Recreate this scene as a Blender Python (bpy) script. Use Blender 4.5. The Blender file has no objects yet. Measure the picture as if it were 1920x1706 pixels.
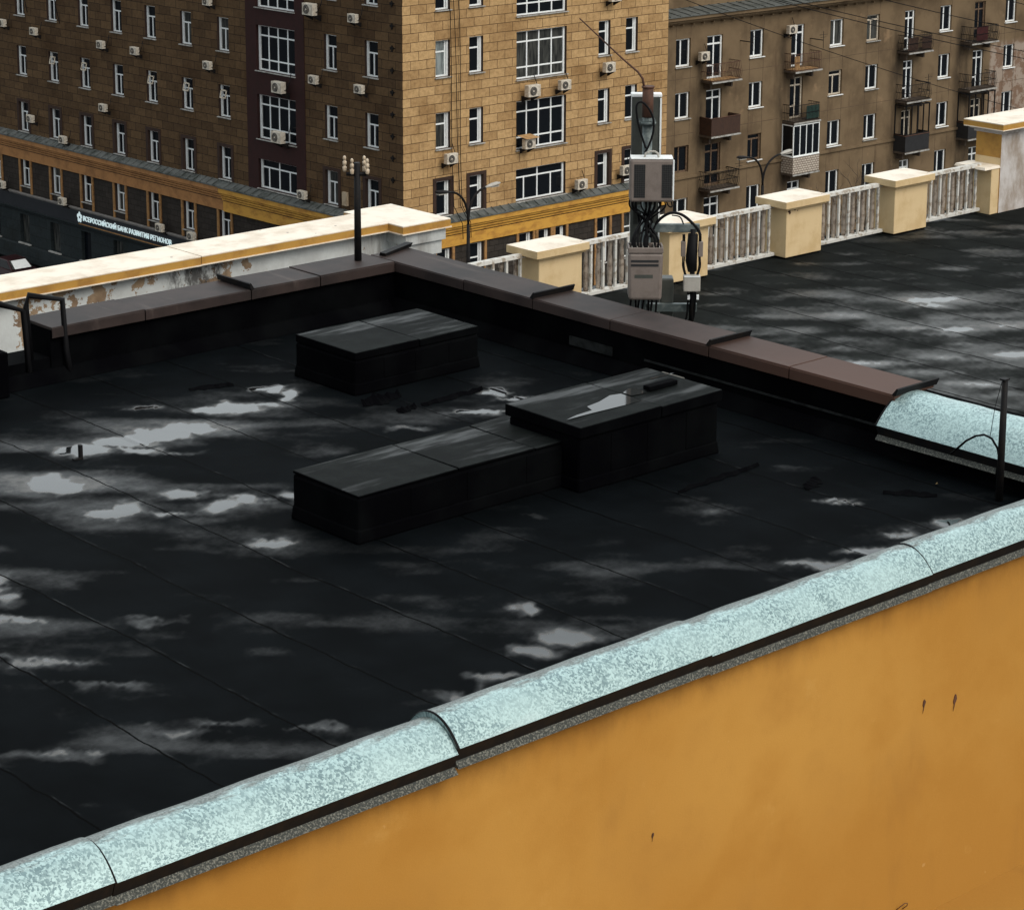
import bpy, bmesh, math, random
import numpy as np
from mathutils import Vector, Matrix
random.seed(7); R = math.radians
SC = bpy.context.scene; COL = SC.collection
# ------------------------------------------------------------------ camera, sky, sun, exposure
cam = bpy.data.objects.new('camera', bpy.data.cameras.new('camera')); COL.objects.link(cam)
YAW, PITCH, ROLL = R(47.9126), 0.2296396, 0.00378069
fw = Vector((math.cos(YAW) * math.cos(PITCH), math.sin(YAW) * math.cos(PITCH), -math.sin(PITCH)))
rt0 = Vector((math.sin(YAW), -math.cos(YAW), 0)); up0 = rt0.cross(fw)
rt = rt0 * math.cos(ROLL) + up0 * math.sin(ROLL); up = up0 * math.cos(ROLL) - rt0 * math.sin(ROLL)
cam.matrix_world = Matrix.Translation((0, 0, 7.2)) @ Matrix((rt, up, -fw)).transposed().to_4x4()
cam.data.sensor_width = 36; cam.data.lens = 4551.7 / 1920 * 36; cam.data.shift_y = -(853 - 501.3) / 1920
cam.data.clip_start = .5; cam.data.clip_end = 2000
SC.camera = cam
SUN_DIR = Vector((0.06, -0.80, 0.80)).normalized()          # towards the sun
CLOUD, CLOUD_BOOST = 10., 17.
W = bpy.data.worlds.new('World'); SC.world = W; W.use_nodes = True
wt = W.node_tree; bg = wt.nodes['Background']; sk = wt.nodes.new('ShaderNodeTexSky')
sk.sky_type = 'NISHITA'; sk.sun_disc = False
sk.sun_elevation = math.asin(SUN_DIR.z); sk.sun_rotation = math.atan2(SUN_DIR.x, SUN_DIR.y)
sk.air_density = 1.0; sk.dust_density = 6; sk.ozone_density = 1.0
def wn(ty, **k):
    nd = wt.nodes.new(ty)
    for a, v in k.items():
        if a[:2] == 'i_':
            sk_ = nd.inputs[int(a[2:])]
            if isinstance(v, bpy.types.NodeSocket): wt.links.new(v, sk_)
            else: sk_.default_value = v
        else: setattr(nd, a, v)
    return nd
# overcast: greyed cloud sheet; bright bank added beyond the street to light puddle reflections
hs = wn('ShaderNodeHueSaturation', i_1=.45, i_2=1.0, i_3=1.0); wt.links.new(sk.outputs[0], hs.inputs['Color'])
tc = wn('ShaderNodeTexCoord'); sep = wn('ShaderNodeSeparateXYZ', i_0=tc.outputs[0])
dt = wn('ShaderNodeVectorMath', operation='DOT_PRODUCT', i_0=tc.outputs[0], i_1=(.63, .70, .33))
thin = wn('ShaderNodeMapRange', interpolation_type='SMOOTHSTEP', i_0=dt.outputs['Value'], i_1=.45, i_2=.95, i_3=0., i_4=1.)  # mask of the added bright bank
cn = wn('ShaderNodeTexNoise', i_2=2.2, i_3=5.); wt.links.new(tc.outputs[0], cn.inputs['Vector'])
cl = wn('ShaderNodeMapRange', i_0=cn.outputs[0], i_1=.3, i_2=.7, i_3=.8, i_4=1.2)
lev = wn('ShaderNodeMath', operation='MULTIPLY_ADD', i_0=thin.outputs[0], i_1=CLOUD_BOOST, i_2=CLOUD)  # cloud sheet level plus the added bright bank
lev2 = wn('ShaderNodeMath', operation='MULTIPLY', i_0=lev.outputs[0], i_1=cl.outputs[0])
cc = wn('ShaderNodeVectorMath', operation='SCALE', i_0=(.93, 1.0, 1.02)); wt.links.new(lev2.outputs[0], cc.inputs['Scale'])
sm = wn('ShaderNodeVectorMath', operation='ADD', i_0=cc.outputs[0]); wt.links.new(hs.outputs[0], sm.inputs[1])
wt.links.new(sm.outputs[0], bg.inputs[0]); bg.inputs[1].default_value = 0.05
sl = bpy.data.lights.new('sun', 'SUN'); sl.energy = 1.3; sl.angle = R(32); sl.color = (1, .93, .82)
so = bpy.data.objects.new('sun', sl); COL.objects.link(so)
so.rotation_euler = (-SUN_DIR).to_track_quat('-Z', 'Y').to_euler()
SC.view_settings.view_transform = 'Standard'; SC.view_settings.look = 'None'
SC.view_settings.exposure = 0.0; SC.view_settings.gamma = 1

# ------------------------------------------------------------------ materials
class N:
    def __init__(s, name):
        s.m = bpy.data.materials.new(name); s.m.use_nodes = True; s.t = s.m.node_tree
        s.b = s.t.nodes['Principled BSDF']
    def n(s, ty, **k):
        nd = s.t.nodes.new(ty)
        for a, v in k.items():
            if a.startswith('i_'):
                q = a[2:]; q = int(q) if q.isdigit() else q.replace('_', ' ')
                s.put(nd.inputs[q], v)
            else: setattr(nd, a, v)
        return nd
    def put(s, sock, v):
        if isinstance(v, bpy.types.NodeSocket): s.t.links.new(v, sock)
        elif isinstance(v, bpy.types.Node): s.t.links.new(v.outputs[0], sock)
        else: sock.default_value = v
    def co(s, kind='Object', scale=(1, 1, 1)):
        tc = s.n('ShaderNodeTexCoord'); mp = s.n('ShaderNodeMapping'); s.put(mp.inputs[0], tc.outputs[kind])
        mp.inputs['Scale'].default_value = scale; return mp.outputs[0]
    def noise(s, co, scale, detail=6, rough=.55, dist=0):
        nd = s.n('ShaderNodeTexNoise', i_Scale=scale, i_Detail=detail, i_Roughness=rough, i_Distortion=dist); s.put(nd.inputs['Vector'], co)
        return nd.outputs[0]
    def ramp(s, f, lo, hi, a=0., b=1.):
        return s.n('ShaderNodeMapRange', interpolation_type='SMOOTHSTEP', i_0=f, i_1=lo, i_2=hi, i_3=a, i_4=b).outputs[0]
    def mix(s, f, a, b, mode='MIX'):
        nd = s.n('ShaderNodeMix', data_type='RGBA', blend_type=mode)
        s.put(nd.inputs[0], f); s.put(nd.inputs[6], a if not isinstance(a, tuple) else (*a, 1)); s.put(nd.inputs[7], b if not isinstance(b, tuple) else (*b, 1))
        return nd.outputs[2]
    def math(s, op, a, b=0.): return s.n('ShaderNodeMath', operation=op, i_0=a, i_1=b).outputs[0]
    def bump(s, h, strength=.3, dist=.02):
        bp = s.n('ShaderNodeBump', i_Strength=strength, i_Distance=dist); s.put(bp.inputs['Height'], h); s.put(s.b.inputs['Normal'], bp)
    def set(s, **k):
        for a, v in k.items():
            if isinstance(v, tuple): v = (*v, 1)
            s.put(s.b.inputs[a.replace('_', ' ')], v)
        return s.m

def paint(name, c, c2=None, rough=.6, metal=0., scale=3., lo=.42, hi=.68, fine=.12, bump=.15, stretch=(1, 1, 1), spec=.4):
    """weathered coat: large patches c -> c2, fine grain, slight relief"""
    k = N(name); co = k.co('Object', stretch)
    c2 = c2 or tuple(v * .7 for v in c)
    col = k.mix(k.ramp(k.noise(co, scale, 8, .62), lo, hi), c, c2)
    g = k.noise(k.co(), 60, 3)
    col = k.mix(fine, col, k.n('ShaderNodeCombineColor', i_0=g, i_1=g, i_2=g).outputs[0], 'OVERLAY')
    if bump: k.bump(k.noise(k.co(), 25, 5), bump, .01)
    return k.set(Base_Color=col, Roughness=rough, Metallic=metal, Specular_IOR_Level=spec)

def stone(name, ca, cb, mortar, bw=.98, bh=.425, dirt=(.06, .04, .02), patch=None):
    k = N(name); uv = k.co('UV')
    wob = k.noise(uv, 1.3, 2); w2 = k.n('ShaderNodeVectorMath', operation='SCALE'); 
    cc = k.n('ShaderNodeCombineXYZ', i_0=k.math('MULTIPLY', k.math('SUBTRACT', k.noise(uv, 2.7, 3), .5), .07), i_1=k.math('MULTIPLY', k.math('SUBTRACT', wob, .5), .05))
    v = k.n('ShaderNodeVectorMath', operation='ADD'); k.put(v.inputs[0], uv); k.put(v.inputs[1], cc)
    br = k.n('ShaderNodeTexBrick', i_Scale=1., i_Mortar_Size=.014, i_Mortar_Smooth=.25, i_Bias=0., i_Brick_Width=bw, i_Row_Height=bh, offset=.5)
    k.put(br.inputs['Vector'], v.outputs[0]); k.put(br.inputs[1], (*ca, 1)); k.put(br.inputs[2], (*cb, 1)); k.put(br.inputs[3], (*mortar, 1))
    body = br.outputs[0]
    # mottled stone face, rough weathering, streaks and soot
    m1 = k.noise(uv, 5, 8, .7); body = k.mix(k.ramp(m1, .3, .75, 0, .65), body, k.mix(1., body, (.45, .42, .38), 'MULTIPLY'))
    big = k.noise(uv, .33, 6, .6); body = k.mix(k.ramp(big, .5, .72, 0, .6), body, k.mix(1., body, (.55, .47, .38), 'MULTIPLY'))
    st = k.noise(k.co('UV', (2.6, .22, 1)), 1.2, 6, .65); body = k.mix(k.ramp(st, .54, .74, 0, .7), body, k.mix(.35, body, dirt))
    sp_ = k.noise(uv, 2.2, 7, .75); body = k.mix(k.ramp(sp_, .60, .72, 0, .6), body, dirt)
    lt = k.noise(k.co('UV', (1, .8, 1)), .9, 5, .6); body = k.mix(k.ramp(lt, .6, .8, 0, .35), body, tuple(min(1, x * 1.5) for x in ca))
    body = k.mix(k.math('MULTIPLY', br.outputs[1], k.ramp(k.noise(uv, 1.1, 4), .3, .5, .45, 1.)), body, mortar)
    h = k.math('ADD', k.math('MULTIPLY', br.outputs[1], -1.), k.math('MULTIPLY', k.noise(uv, 14, 6, .7), .5))
    k.bump(h, .5, .02)
    return k.set(Base_Color=body, Roughness=.9, Specular_IOR_Level=.2)

M = {}
M['stone'] = stone('limestone_blocks', (.60, .395, .19), (.44, .275, .125), (.065, .036, .018))
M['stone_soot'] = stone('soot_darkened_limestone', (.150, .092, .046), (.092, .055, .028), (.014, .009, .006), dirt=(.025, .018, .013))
M['stone_low'] = stone('dark_cladding', (.050, .042, .036), (.035, .030, .026), (.015, .012, .010), .6, .3, (.02, .018, .016))
M['slate'] = stone('slate_cladding', (.026, .035, .038), (.020, .028, .031), (.008, .010, .011), 1.2, .6, (.012, .014, .014))
M['maroon'] = paint('maroon_plaster', (.030, .007, .006), (.022, .006, .005), .85)
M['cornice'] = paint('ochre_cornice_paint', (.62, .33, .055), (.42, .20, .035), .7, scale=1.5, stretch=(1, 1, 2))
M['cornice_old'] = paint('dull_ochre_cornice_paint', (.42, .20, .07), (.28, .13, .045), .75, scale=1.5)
M['pilaster'] = paint('rusty_ochre_plaster', (.36, .19, .07), (.20, .11, .045), .85, scale=6)
M['surround'] = paint('dark_brown_surround', (.040, .020, .013), (.028, .014, .010), .8)
M['white'] = paint('white_window_frame', (.90, .93, .93), (.80, .84, .84), .4, scale=8, fine=.05, bump=.03)
M['oldwhite'] = paint('peeling_cream_frame', (.62, .56, .46), (.35, .28, .20), .7, scale=14)
M['wood'] = paint('old_wooden_frame', (.16, .10, .06), (.07, .045, .03), .75, scale=8)
M['sill'] = paint('zinc_sill', (.42, .42, .40), (.20, .19, .17), .6, scale=4)
M['soffit'] = paint('cream_reveal', (.45, .36, .25), (.30, .22, .14), .8)
k = N('window_glass'); oi = k.n('ShaderNodeObjectInfo').outputs['Random']
wv = k.noise(k.co('Object', (1, 1, .12)), 9, 3)
cur = k.mix(k.ramp(wv, .35, .65), (.02, .022, .022), (.07, .072, .066))
M['glass'] = k.set(Base_Color=k.mix(k.math('GREATER_THAN', oi, .84), (.006, .008, .011), cur), Roughness=.06, Specular_IOR_Level=.25)
k = N('pale_curtain_glass'); M['curtain'] = k.set(Base_Color=k.mix(k.ramp(k.noise(k.co('Object', (1, 1, .1)), 12, 4), .35, .7), (.30, .34, .34), (.13, .15, .15)), Roughness=.1)
M['dark'] = paint('black_painted_steel', (.009, .009, .010), (.016, .013, .011), .6, scale=10, spec=.14)
M['zincroof'] = paint('grey_tin_roofing', (.125, .135, .13), (.05, .058, .052), .6, metal=.2, scale=2.2)
k = N('ochre_stucco'); co = k.co()
col = k.mix(k.ramp(k.noise(co, .55, 7, .6), .35, .7), (.41, .205, .038), (.50, .275, .062))
col = k.mix(k.ramp(k.noise(co, 1.1, 6, .55), .50, .78, 0, .5), col, (.32, .15, .028))
col = k.mix(k.ramp(k.noise(co, 2.1, 5, .7), .6, .8, 0, .35), col, (.58, .36, .11))
col = k.mix(k.ramp(k.noise(k.co('Object', (1.6, 1, .6)), 1.0, 4), .58, .8, 0, .3), col, (.26, .125, .032))
sx = k.n('ShaderNodeSeparateXYZ'); k.put(sx.inputs[0], co)
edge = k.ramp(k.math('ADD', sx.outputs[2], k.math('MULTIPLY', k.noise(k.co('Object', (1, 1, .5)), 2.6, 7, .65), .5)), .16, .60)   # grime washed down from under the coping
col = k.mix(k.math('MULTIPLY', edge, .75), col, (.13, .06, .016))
gr = k.noise(co, 110, 4, .8); col = k.mix(.16, col, k.n('ShaderNodeCombineColor', i_0=gr, i_1=gr, i_2=gr).outputs[0], 'OVERLAY')
fl = k.ramp(k.noise(co, 6, 3, .5), .73, .76); col = k.mix(k.math('MULTIPLY', fl, .35), col, (.62, .42, .18))
k.bump(k.math('ADD', k.noise(co, 60, 5, .75), k.math('MULTIPLY', k.noise(co, 4, 4), 1.5)), .4, .006); M['ochre'] = k.set(Base_Color=col, Roughness=.9, Specular_IOR_Level=.2)
k = N('brown_panel_plaster'); co = k.co()
col = k.mix(k.ramp(k.noise(co, .45, 7, .6), .4, .68), (.19, .135, .080), (.12, .084, .050))
col = k.mix(k.ramp(k.noise(k.co('Object', (1.6, 1, .3)), .9, 7), .55, .75, 0, .6), col, (.085, .055, .034))
col = k.mix(k.ramp(k.noise(co, .8, 6), .62, .74, 0, .5), col, (.36, .24, .14))
sx = k.n('ShaderNodeSeparateXYZ'); k.put(sx.inputs[0], co)
rp = k.math('MULTIPLY', k.ramp(sx.outputs[0], 122.0, 122.3), k.ramp(sx.outputs[2], -13.2, -13.8))
pch = k.mix(k.ramp(k.noise(co, 1.1, 8, .7), .45, .55), (.20, .13, .09), (.33, .27, .22))
col = k.mix(rp, col, pch); k.bump(k.noise(co, 14, 6), .3, .02)
halo_ = None  # shading painted into the plaster around the balcony columns, mixed with soot streaks
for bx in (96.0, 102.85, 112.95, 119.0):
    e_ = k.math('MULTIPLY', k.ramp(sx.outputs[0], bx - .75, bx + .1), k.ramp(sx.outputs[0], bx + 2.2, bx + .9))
    halo_ = e_ if halo_ is None else k.math('MAXIMUM', halo_, e_)
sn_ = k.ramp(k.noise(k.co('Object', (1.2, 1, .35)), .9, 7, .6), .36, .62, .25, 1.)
col = k.mix(k.math('MULTIPLY', k.math('MULTIPLY', halo_, sn_), k.ramp(sx.outputs[2], -10.6, -12.4, 0, .82)), col, (.035, .026, .018))
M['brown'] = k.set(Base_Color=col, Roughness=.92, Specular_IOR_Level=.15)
M['joint'] = paint('joint_filler', (.075, .048, .030), (.12, .08, .05), .9, scale=5)
M['cream'] = paint('cream_stucco', (.70, .53, .30), (.60, .43, .22), .85, scale=2.2, fine=.1)
M['cap'] = paint('pale_cap_sheet', (.86, .77, .64), (.68, .57, .44), .5, scale=2.5, fine=.08, bump=.05)
def dots(mat):
    t = mat.node_tree; b = t.nodes['Principled BSDF']; src = b.inputs['Base Color'].links[0].from_socket
    v = t.nodes.new('ShaderNodeTexVoronoi'); v.inputs['Scale'].default_value = 2.6; tc_ = t.nodes.new('ShaderNodeTexCoord'); t.links.new(tc_.outputs['Object'], v.inputs['Vector'])
    l = t.nodes.new('ShaderNodeMath'); l.operation = 'LESS_THAN'; l.inputs[1].default_value = .055; t.links.new(v.outputs['Distance'], l.inputs[0])
    mx = t.nodes.new('ShaderNodeMix'); mx.data_type = 'RGBA'; t.links.new(l.outputs[0], mx.inputs[0]); t.links.new(src, mx.inputs[6]); mx.inputs[7].default_value = (.12, .07, .04, 1)
    t.links.new(mx.outputs[2], b.inputs['Base Color'])
dots(M['cap'])
M['drip'] = paint('ochre_drip_edge', (.50, .27, .055), (.36, .18, .04), .6, scale=3)
k = N('peeling_white_wall'); co = k.co()
n1 = k.noise(co, .9, 8, .68); sx = k.n('ShaderNodeSeparateXYZ'); k.put(sx.inputs[0], co)
zone = k.math('MULTIPLY', k.ramp(sx.outputs[0], 15.8, 16.8), k.ramp(sx.outputs[0], 20.9, 20.3))
peel = k.math('GREATER_THAN', k.math('ADD', k.noise(co, 2.1, 7, .7), k.math('MULTIPLY', zone, .12)), .645)
col = k.mix(k.ramp(n1, .35, .7), (.62, .65, .64), (.45, .46, .45))
pc = k.mix(k.ramp(k.noise(co, 3, 5), .4, .6), (.33, .235, .15), (.22, .15, .095))
col = k.mix(peel, col, pc)
sp = k.math('GREATER_THAN', k.noise(co, 7, 5, .7), .68); col = k.mix(k.math('MULTIPLY', sp, zone), col, (.10, .07, .05))
soot = k.math('MULTIPLY', k.ramp(k.noise(k.co('Object', (2, 1, 1)), 1.8, 8, .75), .42, .62), k.math('MULTIPLY', k.ramp(sx.outputs[0], 19.0, 19.3), k.ramp(sx.outputs[0], 20.3, 20.05)))
col = k.mix(k.math('MULTIPLY', soot, .9), col, (.035, .03, .028))
soot2 = k.math('MULTIPLY', k.ramp(k.noise(k.co('Object', (2, 1, .4)), 1.6, 7, .7), .35, .7), k.math('MULTIPLY', k.ramp(sx.outputs[0], 22.0, 23.1), k.ramp(sx.outputs[0], 24.2, 23.2)))
col = k.mix(k.math('MULTIPLY', soot2, .8), col, (.12, .10, .085))
soot3 = k.math('MULTIPLY', k.ramp(k.noise(k.co('Object', (1.5, 1, .5)), 1.8, 7, .7), .38, .66), k.ramp(sx.outputs[0], 38.9, 39.9))
col = k.mix(k.math('MULTIPLY', soot3, .85), col, (.16, .13, .12))
k.bump(k.math('ADD', k.math('MULTIPLY', peel, -.6), k.noise(co, 20, 5)), .3, .01)
M['peel'] = k.set(Base_Color=col, Roughness=.88, Specular_IOR_Level=.25)
# galvanised sheet with spangle
k = N('galvanised_sheet'); uv = k.co('UV')
vo = k.n('ShaderNodeTexVoronoi', i_Scale=75., feature='F1'); wv = k.n('ShaderNodeVectorMath', operation='ADD'); k.put(wv.inputs[0], uv)
nz = k.n('ShaderNodeTexNoise', i_Scale=40., i_Detail=4.); k.put(nz.inputs['Vector'], uv); sc_ = k.n('ShaderNodeVectorMath', operation='SCALE'); k.put(sc_.inputs[0], nz.outputs[1]); sc_.inputs['Scale'].default_value = .03
k.put(wv.inputs[1], sc_); k.put(vo.inputs['Vector'], wv)
sp = k.n('ShaderNodeSeparateColor'); k.put(sp.inputs[0], vo.outputs['Color'])
spn = k.math('MULTIPLY', k.ramp(sp.outputs[0], .15, .9), k.ramp(k.noise(uv, 1.7, 4), .32, .62, .45, 1))
col = k.mix(spn, (.46, .62, .615), (.17, .26, .275))
col = k.mix(k.ramp(k.noise(k.co('UV', (1, 3, 1)), 1.1, 6), .55, .75, 0, .45), col, (.50, .62, .61))
col = k.mix(k.ramp(k.noise(uv, 130, 2), .64, .7, 0, .4), col, (.12, .14, .14))
ac_ = k.n('ShaderNodeAttribute', attribute_name='across').outputs['Fac']
grime = k.ramp(k.math('ADD', ac_, k.math('MULTIPLY', k.math('SUBTRACT', k.noise(k.co('UV', (1.6, 7, 1)), 3, 7, .7), .5), .46)), .43, .53)
col = k.mix(k.math('MULTIPLY', grime, .85), col, k.mix(k.ramp(k.noise(uv, 60, 3), .4, .6), (.17, .175, .16), (.07, .075, .07)))
M['galv'] = k.set(Base_Color=col, Metallic=.35, Roughness=k.ramp(sp.outputs[1], 0, 1, .34, .55))
M['dimzinc'] = paint('tarnished_strip', (.020, .022, .022), (.008, .009, .009), .7, scale=6, lo=.4, hi=.6, spec=.1)
M['galv_dull'] = paint('dull_zinc_flange', (.045, .05, .045), (.20, .20, .17), .75, metal=.2, scale=75, lo=.48, hi=.62)
k = N('purple_brown_cap_sheet'); co = k.co()
sx = k.n('ShaderNodeSeparateXYZ'); k.put(sx.inputs[0], co)
red = k.ramp(k.math('ADD', sx.outputs[1], k.math('MULTIPLY', k.noise(co, .5, 4), 1.5)), 19.5, 15.6)
col = k.mix(k.ramp(k.noise(co, 1.2, 7, .65), .38, .65), (.042, .029, .026), (.020, .015, .014))
col = k.mix(k.math('MULTIPLY', red, .85), col, (.095, .047, .032))
col = k.mix(k.ramp(k.noise(k.co('Object', (3, .4, 1)), 1.5, 6), .58, .75, 0, .5), col, (.10, .078, .068))
k.bump(k.noise(co, 70, 3), .15, .003)
M['capbrown'] = k.set(Base_Color=col, Roughness=.62, Specular_IOR_Level=.22)
def roofmat(name, pitch, off, base, wetcol, DL=.24, sw=.009, dsp=.34):
    """bitumen felt laid in strips along y; 'wet' is a per-vertex wetness of the sheet"""
    k = N(name); co = k.co(); sx = k.n('ShaderNodeSeparateXYZ'); k.put(sx.inputs[0], co)
    wet = k.n('ShaderNodeAttribute', attribute_name='wet').outputs['Fac']
    fine = k.noise(k.co('Object', (1, 1, 1)), 9, 6, .65)
    w = k.math('ADD', wet, k.math('MULTIPLY', k.math('SUBTRACT', fine, .5), .22))
    pud = k.ramp(w, .60, .66); damp = k.ramp(w, DL, .66)
    xw = k.math('ADD', sx.outputs[0], k.math('MULTIPLY', k.math('ADD', k.math('MULTIPLY', k.noise(co, 3.4, 6), .8), k.math('MULTIPLY', k.noise(co, .35, 2), 2.)), .09))
    fr = k.math('FRACT', k.math('DIVIDE', k.math('SUBTRACT', xw, off), pitch))
    seam = k.math('LESS_THAN', k.math('ABSOLUTE', k.math('SUBTRACT', fr, .5)), sw)
    lap = k.ramp(k.math('ABSOLUTE', k.math('SUBTRACT', fr, .5)), .0, .06, 1, 0)
    c = k.mix(k.ramp(k.noise(co, 1.1, 7, .6), .35, .7), base, tuple(v * 1.8 for v in base))
    c = k.mix(k.ramp(k.noise(k.co('Object', (2.5, .5, 1)), 1.4, 6), .55, .8, 0, .5), c, tuple(v * 2.3 for v in base))
    c = k.mix(k.math('MULTIPLY', damp, .7), c, wetcol)
    c = k.mix(k.math('MULTIPLY', k.ramp(w, .50, .57), k.ramp(w, .66, .60)), c, (.045, .041, .036))
    c = k.mix(seam, c, (.0008, .0008, .0008)); damp = k.math('MULTIPLY', damp, k.math('SUBTRACT', 1., k.math('MULTIPLY', seam, .9)))
    glint = k.math('LESS_THAN', k.math('ABSOLUTE', k.math('SUBTRACT', fr, .522)), .008); damp = k.math('MAXIMUM', damp, k.math('MULTIPLY', glint, k.ramp(k.noise(co, 3.1, 4), .5, .7, 0., .28)))
    grit = k.noise(co, 130, 2)
    r = k.n('ShaderNodeMix', i_0=damp, i_2=.75, i_3=.32).outputs[0]
    r = k.n('ShaderNodeMix', i_0=pud, i_2=r, i_3=.045).outputs[0]
    inv = k.math('SUBTRACT', 1., pud)
    h = k.math('ADD', k.math('MULTIPLY', k.math('MULTIPLY', grit, inv), .5), k.math('MULTIPLY', k.math('SUBTRACT', lap, seam), 1.2))
    k.bump(h, .35, .004)
    spec = k.n('ShaderNodeMix', i_0=damp, i_2=.015, i_3=dsp).outputs[0]
    spec = k.n('ShaderNodeMix', i_0=pud, i_2=spec, i_3=.52).outputs[0]
    return k.set(Base_Color=c, Roughness=r, Specular_IOR_Level=spec)
M['felt'] = roofmat('black_bitumen_felt', .976, 8.93 - .488, (.0024, .0032, .0038), (.006, .0068, .007))
M['felt2'] = roofmat('grey_bitumen_felt', .965, 29.83 - .4825, (.0085, .0098, .0094), (.050, .050, .047), .14, .018, .34)
k = N('bitumen_upstand'); M['upstand'] = k.set(Base_Color=k.mix(k.ramp(k.noise(k.co(), 1.5, 7), .4, .7), (.0012, .0012, .0018), (.003, .0034, .0038)), Roughness=.85, Specular_IOR_Level=.02)
k = N('hatch_felt'); co = k.co('Object', (.5, 3, 1))
k.bump(k.noise(k.co(), 120, 2), .3, .003)
st = k.ramp(k.noise(co, 1.3, 5, .6), .52, .68)
M['lidfelt'] = k.set(Base_Color=k.mix(k.ramp(k.noise(k.co(), 3, 7, .7), .35, .7), (.004, .0052, .0052), (.010, .0125, .012)), Roughness=k.n('ShaderNodeMix', i_0=st, i_2=.7, i_3=.45).outputs[0], Specular_IOR_Level=k.n('ShaderNodeMix', i_0=st, i_2=.05, i_3=.2).outputs[0])
k = N('rain_water_film'); M['water'] = k.set(Base_Color=(.02, .022, .022), Roughness=.05, IOR=1.45)
M['pierwall'] = paint('stained_pier_render', (.60, .57, .55), (.33, .27, .22), .88, scale=1.6, lo=.40, hi=.66, stretch=(1.4, 1, .7))
M['asphalt'] = paint('street_asphalt', (.035, .036, .038), (.025, .026, .028), .85, scale=.4)
M['pave'] = paint('pavement_slabs', (.09, .085, .08), (.06, .058, .055), .85, scale=1)
M['kerbstone'] = paint('kerb_stone', (.2, .19, .18), None, .85)
M['paintline'] = paint('road_paint', (.6, .6, .58), (.4, .4, .38), .7, scale=4)
M['ac'] = paint('off_white_plastic', (.66, .61, .52), (.42, .36, .28), .5, scale=5)
M['acdark'] = paint('fan_grille_black', (.02, .02, .022), None, .6)
M['equip'] = paint('grey_beige_cabinet', (.20, .165, .145), (.16, .13, .112), .55, scale=6)
M['equiplight'] = paint('pale_grey_casing', (.42, .40, .36), (.34, .32, .28), .5, scale=6)
M['equipdk'] = paint('olive_grey_casing', (.07, .075, .065), (.05, .055, .048), .5, scale=5)
M['steel'] = paint('galvanised_steel', (.10, .125, .125), (.22, .25, .24), .5, metal=.4, scale=9)
M['rust'] = paint('rusty_steel', (.10, .045, .028), (.05, .028, .02), .8, scale=12)
M['cable'] = paint('black_cable', (.006, .006, .007), None, .6, bump=0, spec=.12)
M['porcelain'] = paint('glazed_porcelain', (.58, .47, .34), (.4, .31, .22), .25, scale=9, bump=0)
M['baluster'] = paint('weathered_baluster', (.40, .34, .28), (.17, .125, .095), .85, scale=9)
M['railwhite'] = paint('chipped_white_paint', (.62, .61, .57), (.36, .31, .25), .7, scale=9, lo=.5, hi=.62)
M['rednew'] = paint('red_panel', (.07, .012, .012), (.05, .01, .01), .7)
M['green'] = paint('green_tarpaulin', (.02, .055, .045), (.015, .035, .03), .7, scale=6)
M['brownpanel'] = paint('dark_brown_panel', (.055, .026, .016), (.035, .018, .012), .7, scale=5, stretch=(6, 1, 1))
M['slab'] = paint('balcony_slab', (.10, .075, .055), (.06, .045, .035), .9)
M['deck'] = paint('ochre_balcony_deck', (.5, .30, .13), (.32, .18, .08), .8)
M['bark'] = paint('grey_brown_bark', (.07, .05, .035), (.045, .034, .025), .9)
M['carpaint'] = paint('dark_maroon_car_paint', (.025, .006, .008), (.03, .01, .01), .3, fine=.03, bump=0)
M['tyre'] = paint('black_rubber', (.012, .012, .012), None, .8)
M['leaf'] = paint('dry_leaf', (.42, .28, .12), (.25, .15, .07), .8, scale=20)
k = N('sign_letters'); M['letters'] = k.set(Base_Color=(.8, .9, .9), Roughness=.5, Emission_Color=(.75, .95, 1.), Emission_Strength=.35)
k = N('sign_board'); M['navy'] = k.set(Base_Color=k.mix(k.ramp(k.noise(k.co(), 2, 5), .4, .7), (.006, .009, .014), (.010, .013, .018)), Roughness=.5)
k = N('white_brick_parapet'); uv = k.co('UV'); br = k.n('ShaderNodeTexBrick', i_Scale=1., i_Brick_Width=.22, i_Row_Height=.13, i_Mortar_Size=.018)
k.put(br.inputs['Vector'], uv); k.put(br.inputs[1], (.55, .50, .42, 1)); k.put(br.inputs[2], (.45, .40, .34, 1)); k.put(br.inputs[3], (.12, .07, .05, 1))
M['whitebrick'] = k.set(Base_Color=br.outputs[0], Roughness=.85)
k = N('honeycomb_grille'); uv = k.co('UV'); vo = k.n('ShaderNodeTexVoronoi', i_Scale=42.); k.put(vo.inputs['Vector'], uv); vo.inputs['Randomness'].default_value = .15
M['mesh'] = k.set(Base_Color=k.mix(k.ramp(vo.outputs['Distance'], .33, .52), (.002, .002, .003), (.022, .023, .022)), Roughness=.6)

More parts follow.
